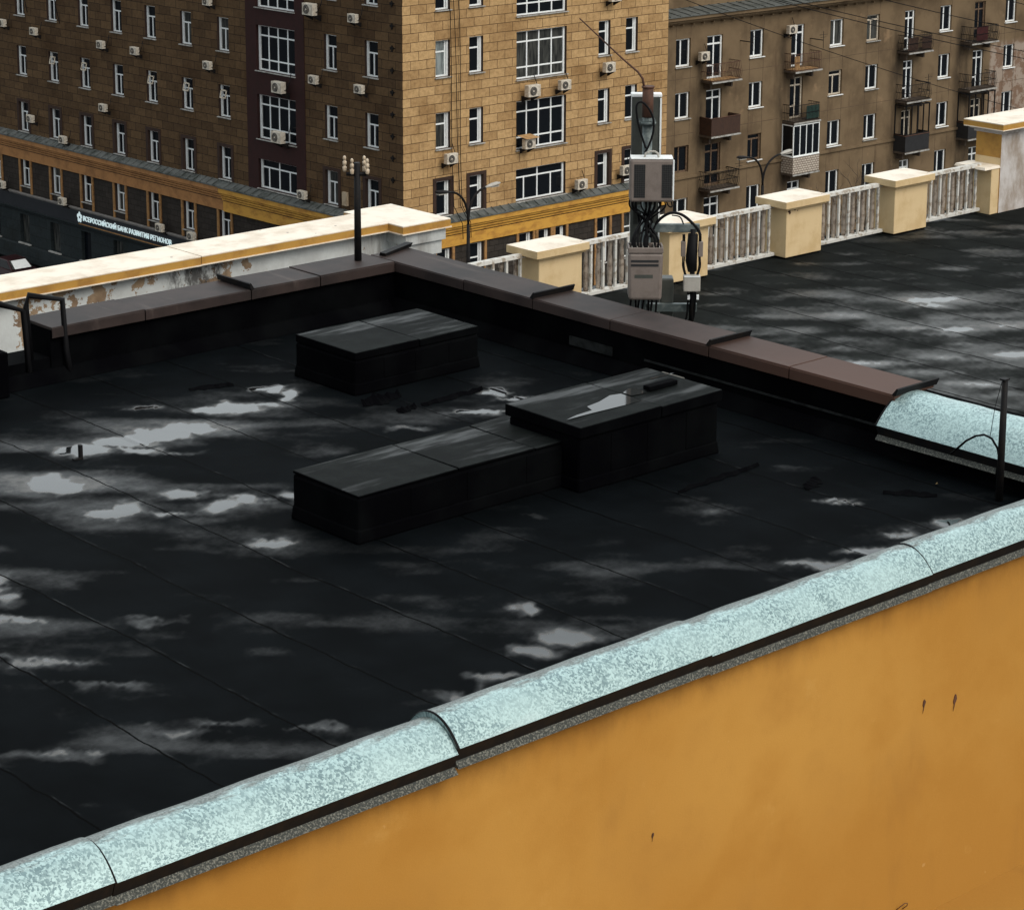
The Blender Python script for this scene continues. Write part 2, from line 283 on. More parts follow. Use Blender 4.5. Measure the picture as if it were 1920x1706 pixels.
# ------------------------------------------------------------------ mesh helpers
class MB:
    def __init__(s): s.v = []; s.f = []; s.mi = []; s.uv = {}; s.smooth = set()
    def face(s, pts, mi=0, smooth=False):
        i = len(s.v); s.v += [tuple(p) for p in pts]; s.f.append(list(range(i, i + len(pts)))); s.mi.append(mi)
        if smooth: s.smooth.add(len(s.f) - 1)
    def hexa(s, p, mi=0):        # p: 8 points, 0-3 bottom loop, 4-7 top loop
        i = len(s.v); s.v += [tuple(q) for q in p]
        for f in ((3, 2, 1, 0), (4, 5, 6, 7), (0, 1, 5, 4), (1, 2, 6, 5), (2, 3, 7, 6), (3, 0, 4, 7)):
            s.f.append([i + a for a in f]); s.mi.append(mi)
        return s
    def box(s, x0, x1, y0, y1, z0, z1, mi=0):
        return s.hexa([(x0, y0, z0), (x1, y0, z0), (x1, y1, z0), (x0, y1, z0), (x0, y0, z1), (x1, y0, z1), (x1, y1, z1), (x0, y1, z1)], mi)
    def fbox(s, F, s0, s1, z0, z1, d0, d1, mi=0):   # box on a facade frame: along, height, outward
        return s.hexa([F(s0, z0, d0), F(s1, z0, d0), F(s1, z0, d1), F(s0, z0, d1), F(s0, z1, d0), F(s1, z1, d0), F(s1, z1, d1), F(s0, z1, d1)], mi)
    def tube(s, pts, r, n=8, mi=0, cap=True):
        pts = [Vector(p) for p in pts]; rr = r if isinstance(r, (list, tuple)) else [r] * len(pts); base = len(s.v)
        a = None
        for i, p in enumerate(pts):
            d = (pts[min(i + 1, len(pts) - 1)] - pts[max(i - 1, 0)]).normalized()
            if a is None: a = d.orthogonal().normalized()
            a = (a - d * a.dot(d)); a = a.normalized() if a.length > 1e-6 else d.orthogonal().normalized(); b = d.cross(a)
            for j in range(n):
                t = 2 * math.pi * j / n; s.v.append(tuple(p + (a * math.cos(t) + b * math.sin(t)) * rr[i]))
        for i in range(len(pts) - 1):
            for j in range(n):
                q = base + i * n; s.f.append([q + j, q + (j + 1) % n, q + n + (j + 1) % n, q + n + j]); s.mi.append(mi); s.smooth.add(len(s.f) - 1)
        if cap:
            s.f.append([base + j for j in range(n)][::-1]); s.mi.append(mi)
            s.f.append([base + (len(pts) - 1) * n + j for j in range(n)]); s.mi.append(mi)
        return s
    def lathe(s, c, prof, n=20, mi=0, axis='z'):    # prof: (radius, height)
        base = len(s.v)
        for r, h in prof:
            for j in range(n):
                t = 2 * math.pi * j / n; q = (r * math.cos(t), r * math.sin(t), h)
                if axis == 'y': q = (q[0], q[2], q[1])
                if axis == 'x': q = (q[2], q[0], q[1])
                s.v.append((c[0] + q[0], c[1] + q[1], c[2] + q[2]))
        for i in range(len(prof) - 1):
            for j in range(n):
                q = base + i * n; s.f.append([q + j, q + (j + 1) % n, q + n + (j + 1) % n, q + n + j]); s.mi.append(mi); s.smooth.add(len(s.f) - 1)
        s.f.append([base + j for j in range(n)][::-1]); s.mi.append(mi)
        s.f.append([base + (len(prof) - 1) * n + j for j in range(n)]); s.mi.append(mi)
        return s
    def build(s, name, mats, parent=None, bevel=0., loc=None):
        me = bpy.data.meshes.new(name); me.from_pydata(s.v, [], s.f)
        for m in (mats if isinstance(mats, (list, tuple)) else [mats]): me.materials.append(M[m] if isinstance(m, str) else m)
        me.polygons.foreach_set('material_index', s.mi)
        sm = [False] * len(s.f)
        for i in s.smooth: sm[i] = True
        me.polygons.foreach_set('use_smooth', sm)
        bm = bmesh.new(); bm.from_mesh(me); bmesh.ops.recalc_face_normals(bm, faces=bm.faces)
        ul = bm.loops.layers.uv.new('UVMap')
        for f in bm.faces:
            nx, ny, nz = [abs(c) for c in f.normal]
            for l in f.loops:
                x, y, z = l.vert.co
                l[ul].uv = (x, y) if nz > max(nx, ny) else ((y, z) if nx > ny else (x, z))
        bm.to_mesh(me); bm.free()
        o = bpy.data.objects.new(name, me); COL.objects.link(o)
        if parent: o.parent = parent
        if loc: o.location = loc
        if bevel:
            b = o.modifiers.new('bevel', 'BEVEL'); b.width = bevel; b.segments = 2; b.limit_method = 'ANGLE'; b.angle_limit = R(40)
        return o
def tag(o, label=None, cat=None, group=None, kind=None):
    if label: o['label'] = label
    if cat: o['category'] = cat
    if group: o['group'] = group
    if kind: o['kind'] = kind
    return o
def thing(name, label, cat, loc=(0, 0, 0), rz=0., group=None):
    o = bpy.data.objects.new(name, None); COL.objects.link(o); o.location = loc; o.rotation_euler = (0, 0, rz); o.empty_display_size = .2
    return tag(o, label, cat, group)
def copy_tree(o, parent=None):
    c = o.copy(); COL.objects.link(c); c.parent = parent
    for ch in [q for q in o.children]: copy_tree(ch, c)
    return c

def vnoise(x, y, seed):
    xi = np.floor(x).astype(np.int64); yi = np.floor(y).astype(np.int64); xf = x - xi; yf = y - yi
    def hsh(a, b):
        n = (a * 374761393 + b * 668265263 + seed * 1274126177) & 0x7fffffff; n = ((n ^ (n >> 13)) * 1274126177) & 0x7fffffff
        return ((n ^ (n >> 16)) & 0xffff) / 65535.
    u = xf * xf * (3 - 2 * xf); v = yf * yf * (3 - 2 * yf)
    return (hsh(xi, yi) * (1 - u) + hsh(xi + 1, yi) * u) * (1 - v) + (hsh(xi, yi + 1) * (1 - u) + hsh(xi + 1, yi + 1) * u) * v
def fbm(x, y, seed, octv=5):
    r = 0; a = .5; s = 0
    for i in range(octv): r = r + a * vnoise(x * 2 ** i, y * 2 ** i, seed + i); s += a; a *= .5
    return r / s
# puddles lying on the felt: centre, two half-axes, depth
PUD = [(11.38,19.01,.158,-.139,-.134,-.218,1),(12.15,19.77,.165,-.145,-.111,-.177,1),(12.63,19.75,.199,-.175,-.088,-.135,1),(13.01,19.66,.2,-.176,-.082,-.12,1),(13.4,19.67,.162,-.143,-.073,-.107,1),(14.08,19.96,.249,-.219,-.125,-.173,1),(13.85,20.17,.104,-.092,-.078,-.112,1),(14.4,19.84,.251,-.221,-.058,-.079,.8),(14.82,20.0,.094,-.082,-.133,-.177,1),(14.84,20.3,.077,-.068,-.062,-.083,1),(11.33,17.99,.173,-.153,-.081,-.125,1),(11.53,17.95,.081,-.07,-.131,-.2,.9),(12.2,17.42,.146,-.129,-.13,-.183,.95),(12.45,17.44,.111,-.097,-.089,-.123,.8),(12.15,17.95,.167,-.147,-.07,-.102,.7),(11.7,17.55,.217,-.192,-.05,-.074,.75),(11.96,16.33,.126,-.111,-.082,-.11,.9),(12.86,17.29,.111,-.098,-.074,-.098,.8),(13.45,20.56,.116,-.102,-.044,-.065,.9),(12.62,19.36,.196,-.173,-.049,-.072,.8),(12.8,19.08,.235,-.207,-.049,-.072,.6),(15.9,18.18,.249,-.219,-.075,-.087,1),(16.61,18.68,.094,-.082,-.122,-.137,1),(16.57,18.3,.19,-.167,-.054,-.059,.9),(15.11,18.17,.183,-.161,-.071,-.085,.6),(12.55,13.75,.104,-.093,-.103,-.114,.8),(12.41,13.03,.22,-.196,-.122,-.129,.8),(11.96,12.98,.186,-.165,-.102,-.111,.8),(11.43,12.82,.182,-.161,-.068,-.076,.7),(11.05,12.75,.149,-.132,-.045,-.052,.7),(16.55,13.83,.118,-.105,-.047,-.04,.9),(16.64,13.65,.055,-.049,-.035,-.03,.8),(16.8,12.75,.108,-.095,-.07,-.054,.8),(16.26,12.84,.16,-.141,-.056,-.045,.7),(15.72,12.82,.21,-.185,-.074,-.062,.8),(15.19,12.84,.206,-.182,-.07,-.06,.7),(9.57,16.87,.099,-.088,-.163,-.277,.8),(9.34,16.27,.192,-.17,-.036,-.061,.55),(9.06,15.33,.245,-.216,-.033,-.055,.5),(9.16,14.66,.24,-.212,-.033,-.052,.5),(10.11,15.52,.192,-.17,-.032,-.049,.45),(9.1,13.59,.257,-.228,-.052,-.076,.6),(9.43,13.54,.174,-.153,-.043,-.061,.55),(9.83,13.04,.201,-.178,-.04,-.052,.5),(8.2,13.78,.25,-.222,-.046,-.075,.5),(15.46,14.42,.146,-.129,-.054,-.051,.55),(14.24,15.46,.109,-.097,-.041,-.044,.5),(17.0,14.82,.155,-.136,-.063,-.055,.35),(13.99,18.15,.236,-.208,-.107,-.137,.35),(14.06,21.84,.263,-.23,-.095,-.145,.3),(10.58,13.3,.179,-.159,-.051,-.063,.3)]
PUD2 = [(32.23,24.86,.343,-.299,-.179,-.141,.9),(31.71,24.68,.27,-.237,-.146,-.116,.9),(30.82,23.43,.195,-.171,-.137,-.106,.9),(30.29,23.98,.196,-.171,-.108,-.087,.8),(30.5,23.39,.259,-.227,-.107,-.085,.8),(30.19,21.8,.25,-.219,-.307,-.228,.9),(29.2,22.58,.374,-.328,-.149,-.118,.8),(28.51,23.82,.379,-.332,-.172,-.146,.6),(28.34,22.93,.433,-.379,-.144,-.118,.8),(28.35,22.11,.364,-.32,-.166,-.132,.8),(27.97,23.58,.248,-.218,-.143,-.122,.6),(28.48,21.21,.359,-.315,-.186,-.142,.7),(28.88,25.04,.389,-.341,-.205,-.18,.35),(28.31,20.6,.295,-.259,-.183,-.137,.8),(30.34,25.15,.333,-.292,-.22,-.186,.5),(31.78,26.12,.277,-.243,-.18,-.15,.35),(31.81,23.86,.4,-.351,-.231,-.177,.5),(27.73,21.12,.353,-.311,-.179,-.14,.7),(28.75,26.07,.33,-.289,-.156,-.143,.3),(31.7,23.02,.262,-.23,-.226,-.169,.5),(30.41,22.37,.317,-.278,-.21,-.158,.6)]
def felt_sheet(name, x0, x1, y0, y1, z, step, pud, mat, parent, amp, base, wide, seed):
    nx = int((x1 - x0) / step) + 1; ny = int((y1 - y0) / step) + 1
    X, Y = np.meshgrid(np.linspace(x0, x1, nx), np.linspace(y0, y1, ny), indexing='xy')
    wx = X + .34 * (fbm(X * 2.6, Y * 2.6, seed + 20) - .5) + .26 * (fbm(X * 7, Y * 7, seed + 23) - .5); wy = Y + .34 * (fbm(X * 2.6 + 9, Y * 2.6, seed + 31) - .5) + .26 * (fbm(X * 7, Y * 7 + 5, seed + 33) - .5)
    wet = np.zeros_like(X)
    for cx, cy, ax, ay, bx, by, s in pud:
        if z < -1: s *= .66; ax *= 1.3; ay *= 1.3
        D = ax * by - ay * bx; dx = wx - cx; dy = wy - cy
        p = (dx * by - dy * bx) / D; q = (ax * dy - ay * dx) / D; r2 = p * p + q * q
        wet = np.maximum(wet, s * np.exp(-r2 * .62)) + 0 * r2
        wet = np.maximum(wet, wide * s * np.exp(-r2 * .045))
    # damp streaks that follow the fall of the roof
    a = X * .745 - Y * .667; b = X * .667 + Y * .745
    stk = fbm(a * .55, b * 1.7, seed + 40, 5)
    wet = wet + base * np.clip((stk - .53) * 4.5, 0, 1) + .05 * (fbm(X * .8, Y * .8, seed + 50) - .5)
    stk2 = fbm(a * 1.1 + 7, b * 2.6 + 3, seed + 70, 5); wet = wet + .38 * np.clip((stk2 - .46) * 3.0, 0, 1) * (1 - np.clip(wet * 2, 0, 1)) * (1.25 if z < -1 else 1)
    Z = amp * (fbm(X * .9, Y * .9, seed) - .5) * (1 - np.clip(wet * 1.2, 0, 1))
    co = np.stack([X, Y, Z + z], -1).reshape(-1, 3)
    idx = np.arange(nx * ny).reshape(ny, nx)
    f = np.stack([idx[:-1, :-1], idx[:-1, 1:], idx[1:, 1:], idx[1:, :-1]], -1).reshape(-1, 4)
    me = bpy.data.meshes.new(name); me.vertices.add(len(co)); me.vertices.foreach_set('co', co.ravel())
    me.loops.add(f.size); me.loops.foreach_set('vertex_index', f.ravel()); me.polygons.add(len(f))
    me.polygons.foreach_set('loop_start', np.arange(0, f.size, 4)); me.polygons.foreach_set('loop_total', np.full(len(f), 4)); me.update()
    me.polygons.foreach_set('use_smooth', [True] * len(f))
    at = me.attributes.new('wet', 'FLOAT', 'POINT'); at.data.foreach_set('value', wet.ravel().astype(np.float32))
    me.materials.append(M[mat]); me.validate()
    o = bpy.data.objects.new(name, me); COL.objects.link(o); o.parent = parent; return o

# ================================================================== STREET
GZ = -24.6
def structure(name, mb, mat): return tag(mb.build(name, mat), kind='structure')
structure('ground', MB().box(-400, 600, -400, 700, GZ - 1, GZ - .01), 'asphalt')
structure('road', MB().box(30, 68.75, 29, 260, GZ - .2, GZ), 'asphalt')
structure('cross_road', MB().box(68.75, 200, 40, 80.5, GZ - .2, GZ + .001), 'asphalt')
C0 = (69.8575, 84.8414); YR = R(1.02428)
m = MB(); m.box(68.9, 69.9, 84.0, 180, GZ - .1, GZ + .14); m.box(69.9, 160, 80.65, 91.5, GZ - .1, GZ + .14); m.box(68.9, 69.9, 80.65, 84.0, GZ - .1, GZ + .14); structure('pavement', m, 'pave')
m = MB(); m.box(68.75, 68.9, 80.5, 180, GZ - .1, GZ + .15); m.box(68.9, 160, 80.5, 80.65, GZ - .1, GZ + .15); structure('kerb', m, 'kerbstone')
m = MB()
for i in range(12): m.box(75 + i * 6, 78 + i * 6, 62, 62.15, GZ, GZ + .006)
for i in range(14): m.box(52, 52.15, 70 + i * 6, 73 + i * 6, GZ, GZ + .006)
structure('road_marking', m, 'paintline')

# ================================================================== WINDOWS AND FACADES
def facade(mb, F, s0, s1, z0, z1, holes, depth=.24, mi=0, mir=1):
    """wall sheet with real openings and reveals"""
    S = sorted({s0, s1, *[h[0] for h in holes], *[h[1] for h in holes]}); Z = sorted({z0, z1, *[h[2] for h in holes], *[h[3] for h in holes]})
    S = [s for s in S if s0 <= s <= s1]; Z = [z for z in Z if z0 <= z <= z1]
    for a, b in zip(S, S[1:]):
        run = None
        for c, d in list(zip(Z, Z[1:])) + [(None, None)]:
            solid = c is not None and not any(h[0] <= (a + b) / 2 <= h[1] and h[2] <= (c + d) / 2 <= h[3] for h in holes)
            if solid: run = (run[0], d) if run else (c, d)
            elif run: mb.face([F(a, run[0], 0), F(b, run[0], 0), F(b, run[1], 0), F(a, run[1], 0)], mi); run = None
    for h in holes:
        a, b, c, d = h[:4]; dd = -depth
        for p, q in (((a, c), (b, c)), ((b, c), (b, d)), ((b, d), (a, d)), ((a, d), (a, c))):
            mb.face([F(*p, 0), F(*q, 0), F(*q, dd), F(*p, dd)], mir)
TEE = ([(.5, 0, .66)], [(.66, 0, 1)]); SIDE = ([(.8, 0, 1)], [(.68, 0, .8)]); TWO = ([(.45, 0, 1)], [])
BIG = ([(.25, 0, 1), (.49, 0, 1), (.74, 0, 1)], [(.24, 0, 1), (.77, 0, 1)])
LOW = ([(.2, 0, .72), (.47, 0, 1), (.74, 0, .72)], [(.72, 0, 1)])
FLIP = lambda L: ([(1 - a, b, c) for a, b, c in L[0]], [(a, 1 - c, 1 - b) for a, b, c in L[1]])
def window(parent, F, s0, s1, z0, z1, layout, depth=.18, fm='white', glass='glass', sill='sill', bw=.055, label=None):
    w, h = s1 - s0, z1 - z0; m = MB(); e = .004; d0, d1 = -depth - .03, -depth + .035
    jl = .13 if F is FLf else bw * 1.3; jr = .11 if F is FRf else bw * 1.3
    if F is FLf: m.fbox(F, s0 + e, s0 + bw * 1.3, z0 + e, z1 - e, d0, d1); m.fbox(F, s1 - jl, s1 - e, z0 + e, z1 - e, d0, d1 + .03)
    else: m.fbox(F, s0 + e, s0 + bw * 1.3, z0 + e, z1 - e, d0, d1); m.fbox(F, s1 - jr, s1 - e, z0 + e, z1 - e, d0, d1 + .02)
    m.fbox(F, s0 + bw * 1.3, s1 - bw * 1.3, z0 + e, z0 + bw * 1.3, d0, d1 - .004); m.fbox(F, s0 + bw * 1.3, s1 - bw * 1.3, z1 - bw * 1.1, z1 - e, d0, d1 - .004)
    for sf, a, b in layout[0]: x = s0 + sf * w; m.fbox(F, x - bw * .6, x + bw * .6, z0 + a * h + .012, z0 + b * h - .012, d0 + .005, d1 - .008)
    for zf, a, b in layout[1]: z = z0 + zf * h; m.fbox(F, s0 + a * w + .012, s0 + b * w - .012, z - bw * .6, z + bw * .6, d0 + .005, d1 - .012)
    o = m.build('window', fm, parent)
    if label: o['label'] = label
    MB().fbox(F, s0 + .02, s1 - .02, z0 + .02, z1 - .02, -depth - .012, -depth - .004).build('pane', glass, o)
    if sill: MB().fbox(F, s0 - .06, s1 + .06, z0 - .045, z0 - .003, -depth + .04, .10).build('sill', sill, o)
    return o

# ------------------------------------------------------------------ limestone building on the corner
yb = thing('limestone_building', 'tan stone corner apartment building with ochre cornice and a maroon window bay', 'building', (C0[0], C0[1], 0), YR)
FLf = lambda s, z, d: (-d, s, z)
FRf = lambda s, z, d: (s, -d, z)
rows = [(-9.85, -8.17), (-13.17, -11.55), (-16.33, -14.68)]
lc = [(c - .95, c) for c in (32.9, 29.7, 26.62, 23.5, 20.42, 17.3, 14.16)]; lc2 = [(4.75, 5.7), (1.74, 2.7)]
hl = []
for i, (a, b) in enumerate(rows):
    for c in lc: hl.append((c[0], c[1], a, b, 'tee', i))
for i, (a, b) in enumerate([(-6.5, -4.85)] + rows):
    for c in lc2: hl.append((c[0], c[1], a, b, 'tee', i - 1))
bays = [(-7.38, -5.15), (-10.48, -8.25), (-13.86, -11.65), (-16.33, -14.86)]
for i, (a, b) in enumerate(bays): hl.append((7.9, 10.95, a, b, 'big' if i < 3 else 'low', i))
rc = [(2.0, 2.9), (4.1, 4.98), (12.64, 13.46), (14.55, 15.4)]
hr = []
for i, (a, b) in enumerate([(-6.72, -5.0), (-9.83, -8.12), (-13.2, -11.5), (-16.38, -14.72)]):
    for c in rc: hr.append((c[0], c[1], a, b, 'side', i - 1))
for i, (a, b) in enumerate([(-7.42, -5.1), (-10.46, -8.15), (-13.85, -11.5), (-16.38, -14.8)]): hr.append((7.12, 10.45, a, b, 'big' if i < 3 else 'low', i))
low_l = [(c - .95, c, -19.45, -17.97) for c in (36, 32.95, 29.85, 26.8, 23.64, 20.5, 17.4, 14.3)]
low_r = [(a, b, -20.3, -18.0) for a, b in ((2.0, 2.95), (4.1, 5.0), (7.3, 8.2), (8.6, 9.4), (9.75, 10.45), (12.64, 13.5), (14.55, 15.4))]
m = MB()
bayx = (7.2, 11.77)
facade(m, FLf, 0, bayx[0], -16.45, -3.5, [h[:4] for h in hl if h[1] < 7], mi=2)
facade(m, FLf, bayx[1], 60, -16.45, -3.5, [h[:4] for h in hl if h[0] > 12], mi=2)
facade(m, FRf, 0, 17.6, -16.45, -3.5, [h[:4] for h in hr], mi=0)
m.face([FLf(0, -3.5, 0), (17.6, 0, -3.5), (17.6, 30, -3.5), (17.6, 60, -3.5), FLf(60, -3.5, 0)]); m.face([(17.6, 0, -3.5), (17.6, 0, GZ), (17.6, 60, GZ), (17.6, 60, -3.5)])
m.build('wall', ['stone', 'surround', 'stone_soot'], yb)
m = MB(); facade(m, lambda s, z, d: FLf(s, z, d + .03), bayx[0], bayx[1], -16.5, -3.5, [h[:4] for h in hl if 7 < h[0] < 9], depth=.27)
for q in bayx: m.fbox(FLf, q - .012, q + .012, -16.5, -3.5, -.05, .029, 0)
m.build('window_bay', ['maroon', 'maroon'], yb)
m = MB(); facade(m, FLf, 0, 60, -19.95, -16.45, low_l, mi=0); facade(m, FRf, 0, 17.6, GZ, -16.45, low_r, mi=0); m.build('lower_storey_wall', ['stone_low', 'surround'], yb)
gw = [(c - .95, c, -22.75, -21.12) for c in (36.4, 33.3, 30.2, 27.1, 24.0, 20.9, 17.8, 14.7)]
m = MB(); facade(m, FLf, 0, 60, GZ, -19.95, gw, mi=0); m.build('ground_storey_wall', ['slate', 'slate'], yb)
for k_, h in enumerate(hl):
    L = TEE if h[4] == 'tee' else (BIG if h[4] == 'big' else LOW)
    window(yb, FLf, h[0], h[1], h[2], h[3], FLIP(L) if h[4] != 'tee' else L, depth=.2, sill='sill', bw=.06 if h[4] == 'tee' else .06)
for h in hr:
    L = SIDE if h[4] == 'side' else (BIG if h[4] == 'big' else LOW)
    pale = h[0] == 2.0 and h[2] == -9.83
    window(yb, FRf, h[0], h[1], h[2], h[3], L, depth=.2, bw=.06, glass='curtain' if pale else 'glass')
for h in low_l: window(yb, FLf, *h, TEE, depth=.2)
for h in low_r: window(yb, FRf, *h, SIDE, depth=.2)
for h in gw:
    o = MB().fbox(FLf, h[0] + .01, h[1] - .01, h[2] + .01, h[3] - .01, -.23, -.2).build('shop_window', 'glass', yb)
    MB().fbox(FLf, h[0] - .12, h[1] + .12, h[2] - .08, h[2] - .01, -.02, .12).build('sill', 'sill', o)
# dark surrounds on the storey above the cornice
def surround(F, h):
    m = MB(); a, b, c, d = h; t = .19; e = .035
    m.fbox(F, a - t, a - .003, c - .05, d + t * .9, .0, e); m.fbox(F, b + .003, b + t, c - .05, d + t * .9, .0, e); m.fbox(F, a - .003, b + .003, d + .003, d + t * .9, .0, e - .003)
    m.build('window_surround', 'surround', yb)
for h in hl:
    if h[5] == 2 and h[4] == 'tee': surround(FLf, h[:4])
for h in hr:
    if h[5] == 2 and h[4] == 'side': surround(FRf, h[:4])
for F, L in ((FLf, low_l), (FRf, low_r)):
    for h in L:
        zb = -19.84 if F is FLf else -24.0
        for p_, q_ in ((h[0] - .17, h[0] - .02), (h[1] + .02, h[1] + .17)): MB().fbox(F, p_, q_, zb, -17.93, .002, .07).build('pilaster', 'pilaster', yb)
# cornice: tin tray and stepped mouldings
def cornice(F, s0, s1, ex, mat, name='cornice'):
    m = MB()
    for a, b, d in ((-17.93, -17.40, .10), (-17.34, -17.25, .16), (-17.20, -17.11, .24), (-17.06, -16.98, .31), (-16.94, -16.70, .40)):
        m.fbox(F, s0, s1, a, b, -.05, d + ex)
    o = m.build(name, mat, yb, bevel=.006); MB().fbox(F, s0 + .01, s1 - .01, -17.41, -16.93, -.04, .085 + ex).build('cornice_shade', 'surround', o)  # dark filler between the steps, painted-in shadow for the mouldings
    m = MB(); d = .45 + ex
    m.hexa([F(s0, -16.70, .003), F(s1, -16.70, .003), F(s1, -16.69, d), F(s0, -16.69, d), F(s0, -16.40, .003), F(s1, -16.40, .003), F(s1, -16.62, d), F(s0, -16.62, d)])
    n = int((s1 - s0) / .55)
    for i in range(1, n):
        s = s0 + (s1 - s0) * i / n; p = [F(s - .018, -16.40 + .002, .01), F(s + .018, -16.40 + .002, .01), F(s + .018, -16.62 + .002, d), F(s - .018, -16.62 + .002, d)]
        m.hexa(p + [(q[0], q[1], q[2] + .035) for q in p])
    m.build('tin_tray', 'zincroof', o)
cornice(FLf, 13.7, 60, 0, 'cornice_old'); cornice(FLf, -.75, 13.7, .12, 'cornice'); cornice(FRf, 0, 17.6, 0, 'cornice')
m = MB(); m.fbox(FLf, 0, 60, -20.0, -19.92, .0, .13); m.fbox(FLf, 0, 60, -19.92, -19.85, .0, .2); m.build('string_course', 'kerbstone', yb, .02)['label'] = 'worn stone ledge above the sign band'
MB().fbox(FLf, 0, 60, -20.74, -20.005, .0, .11).build('sign_band', 'navy', yb)
MB().fbox(FLf, 0, 60, -20.83, -20.75, .0, .15).build('string_course', 'slate', yb, .01)
m = MB(); m.hexa([FLf(0, -23.75, .0), FLf(60, -23.75, .0), FLf(60, -23.75, .25), FLf(0, -23.75, .25), FLf(0, -22.85, .0), FLf(60, -22.85, .0), FLf(60, -22.9, .16), FLf(0, -22.9, .16)]); m.build('plinth', 'slate', yb)
# lettering on the sign band
cu = bpy.data.curves.new('t', 'FONT'); cu.body = 'ВСЕРОССИЙСКИЙ БАНК РАЗВИТИЯ РЕГИОНОВ'; cu.size = .62; cu.extrude = .02; cu.offset = .006; cu.align_x = 'LEFT'
to = bpy.data.objects.new('t', cu); COL.objects.link(to); bpy.context.view_layer.update()
me = bpy.data.meshes.new_from_object(to); bpy.data.objects.remove(to)
xs = [v.co.x for v in me.vertices]; ys = [v.co.y for v in me.vertices]; sxx = 8.22 / (max(xs) - min(xs)); x0 = min(xs); capH = .62 * .73
for v in me.vertices:
    x, y, z = v.co; v.co = FLf(26.64 - (x - x0) * sxx, -20.48 + y * (.27 / capH), .14 + z)
me.materials.clear(); me.materials.append(M['letters']); me.name = 'sign_lettering'
o = bpy.data.objects.new('sign_lettering', me); COL.objects.link(o); o.parent = yb; o['label'] = 'white Cyrillic lettering on the dark sign band'
m = MB(); cs, cz = 26.98, -20.34
for i in range(5):
    a = R(90 + 72 * i); pc = (cs - .155 * math.cos(a), cz + .19 * math.sin(a))
    ring = [FLf(pc[0] + .105 * math.cos(t), pc[1] + .125 * math.sin(t), .15) for t in [2 * math.pi * j / 10 for j in range(10)]]
    m.face(ring)
m.build('sign_emblem', 'letters', yb)
MB().fbox(FLf, 18.2, 27.1, -20.73, -20.685, .11, .15).build('sign_light_strip', 'pilaster', yb)
# iron brackets by the corner, hanging cables
for i in range(9):
    z = -6.3 - 1.02 * i; m = MB(); m.fbox(FLf, .62, .80, z - .06, z + .06, 0, .07); m.fbox(FLf, .52, .88, z + .0, z + .03, .002, .03); m.fbox(FLf, .68, .74, z - .16, z + .13, .002, .04); m.build('iron_bracket', 'dark', yb)
for s, ds in ((2.72, .35), (2.95, .55), (3.3, .28)):
    MB().tube([FRf(s + ds * t + .05 * math.sin(7 * t), -5.5 - 12.0 * t, .12 + (.55 if t > .92 else 0)) for t in [i / 16 for i in range(17)]], .018, 5).build('hanging_cable', 'cable', yb)
for s, z0, z1 in ((29.2, -8.7, -9.9), (32.4, -8.0, -9.6)):
    MB().tube([FLf(s - .9 + .5 * math.sin(t * 1.6), z1 + (z0 - z1 + .9) * t, .1) for t in [i / 10 for i in range(11)]], .025, 5).build('hanging_cable', 'cable', yb)
# vent flaps tilted out at the top of some windows
for c in (29.7, 26.62, 20.42, 17.3, 14.16):
    m = MB(); a, b = c - .72, c - .24; z = -11.78
    for s0, s1, q0, q1 in ((a, a + .05, 0, 1), (b - .05, b, 0, 1), (a, b, 0, .13), (a, b, .87, 1)):
        m.hexa([FLf(s0, z - .42 + .42 * q0, .10 - .10 * q0), FLf(s1, z - .42 + .42 * q0, .10 - .10 * q0), FLf(s1, z - .42 + .42 * q0, .14 - .10 * q0), FLf(s0, z - .42 + .42 * q0, .14 - .10 * q0),
                FLf(s0, z - .42 + .42 * q1, .10 - .10 * q1), FLf(s1, z - .42 + .42 * q1, .10 - .10 * q1), FLf(s1, z - .42 + .42 * q1, .14 - .10 * q1), FLf(s0, z - .42 + .42 * q1, .14 - .10 * q1)])
    m.build('vent_flap', 'oldwhite', yb)
MB().fbox(FLf, 4.0, 4.35, -16.2, -15.55, 0, .12).build('meter_box', 'soffit', yb)

# ------------------------------------------------------------------ brown plaster building
BY = 91.11
bb = thing('plaster_building', 'brown plaster apartment building with balconies and a grey tin eave, beyond the stone building', 'building', (0, BY, 0))
FB = lambda s, z, d: (s, -d, z)
bc = [(94.2, 95.35), (100.12, 101.25), (106.93, 108.1), (110.2, 111.35), (117.02, 118.15), (123.5, 124.6)]
br_ = [(-12.24, -10.7), (-15.1, -13.65), (-18.1, -16.6), (-21.05, -19.55)]
hb = [(c[0], c[1], a, b) for a, b in br_ for c in bc]
dc = [(96.65, 97.9), (103.58, 104.68), (113.68, 114.62), (120.4, 121.45)]
df = [-13.1, -16.1, -19.1]
hd = [(c[0], c[1], f, f + 2.38) for f in df for c in dc] + [(c[0], c[1], -22.1, -19.75) for c in dc]
m = MB(); facade(m, FB, 88.5, 134, GZ, -9.86, hb + hd, depth=.22); m.face([(88.5, 0, GZ), (88.5, 14, GZ), (88.5, 14, -9.9), (88.5, 0, -9.9)]); m.face([(134, 0, GZ), (134, 14, GZ), (134, 14, -9.9), (134, 0, -9.9)])
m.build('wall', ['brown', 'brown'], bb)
for i, h in enumerate(hb):
    old = (i // 6, i % 6) in ((0, 3), (1, 2), (2, 1)); dk = (i // 6, i % 6) == (2, 0)
    window(bb, FB, *h, ([(.42, 0, 1)], []) if not old else ([(.42, 0, .8)], [(.8, 0, 1)]), depth=.17, bw=.075, fm='wood' if ((i // 6, i % 6) == (2, 1) or dk) else ('oldwhite' if old else 'white'), sill=None if dk else ('white' if i % 3 else 'sill'))
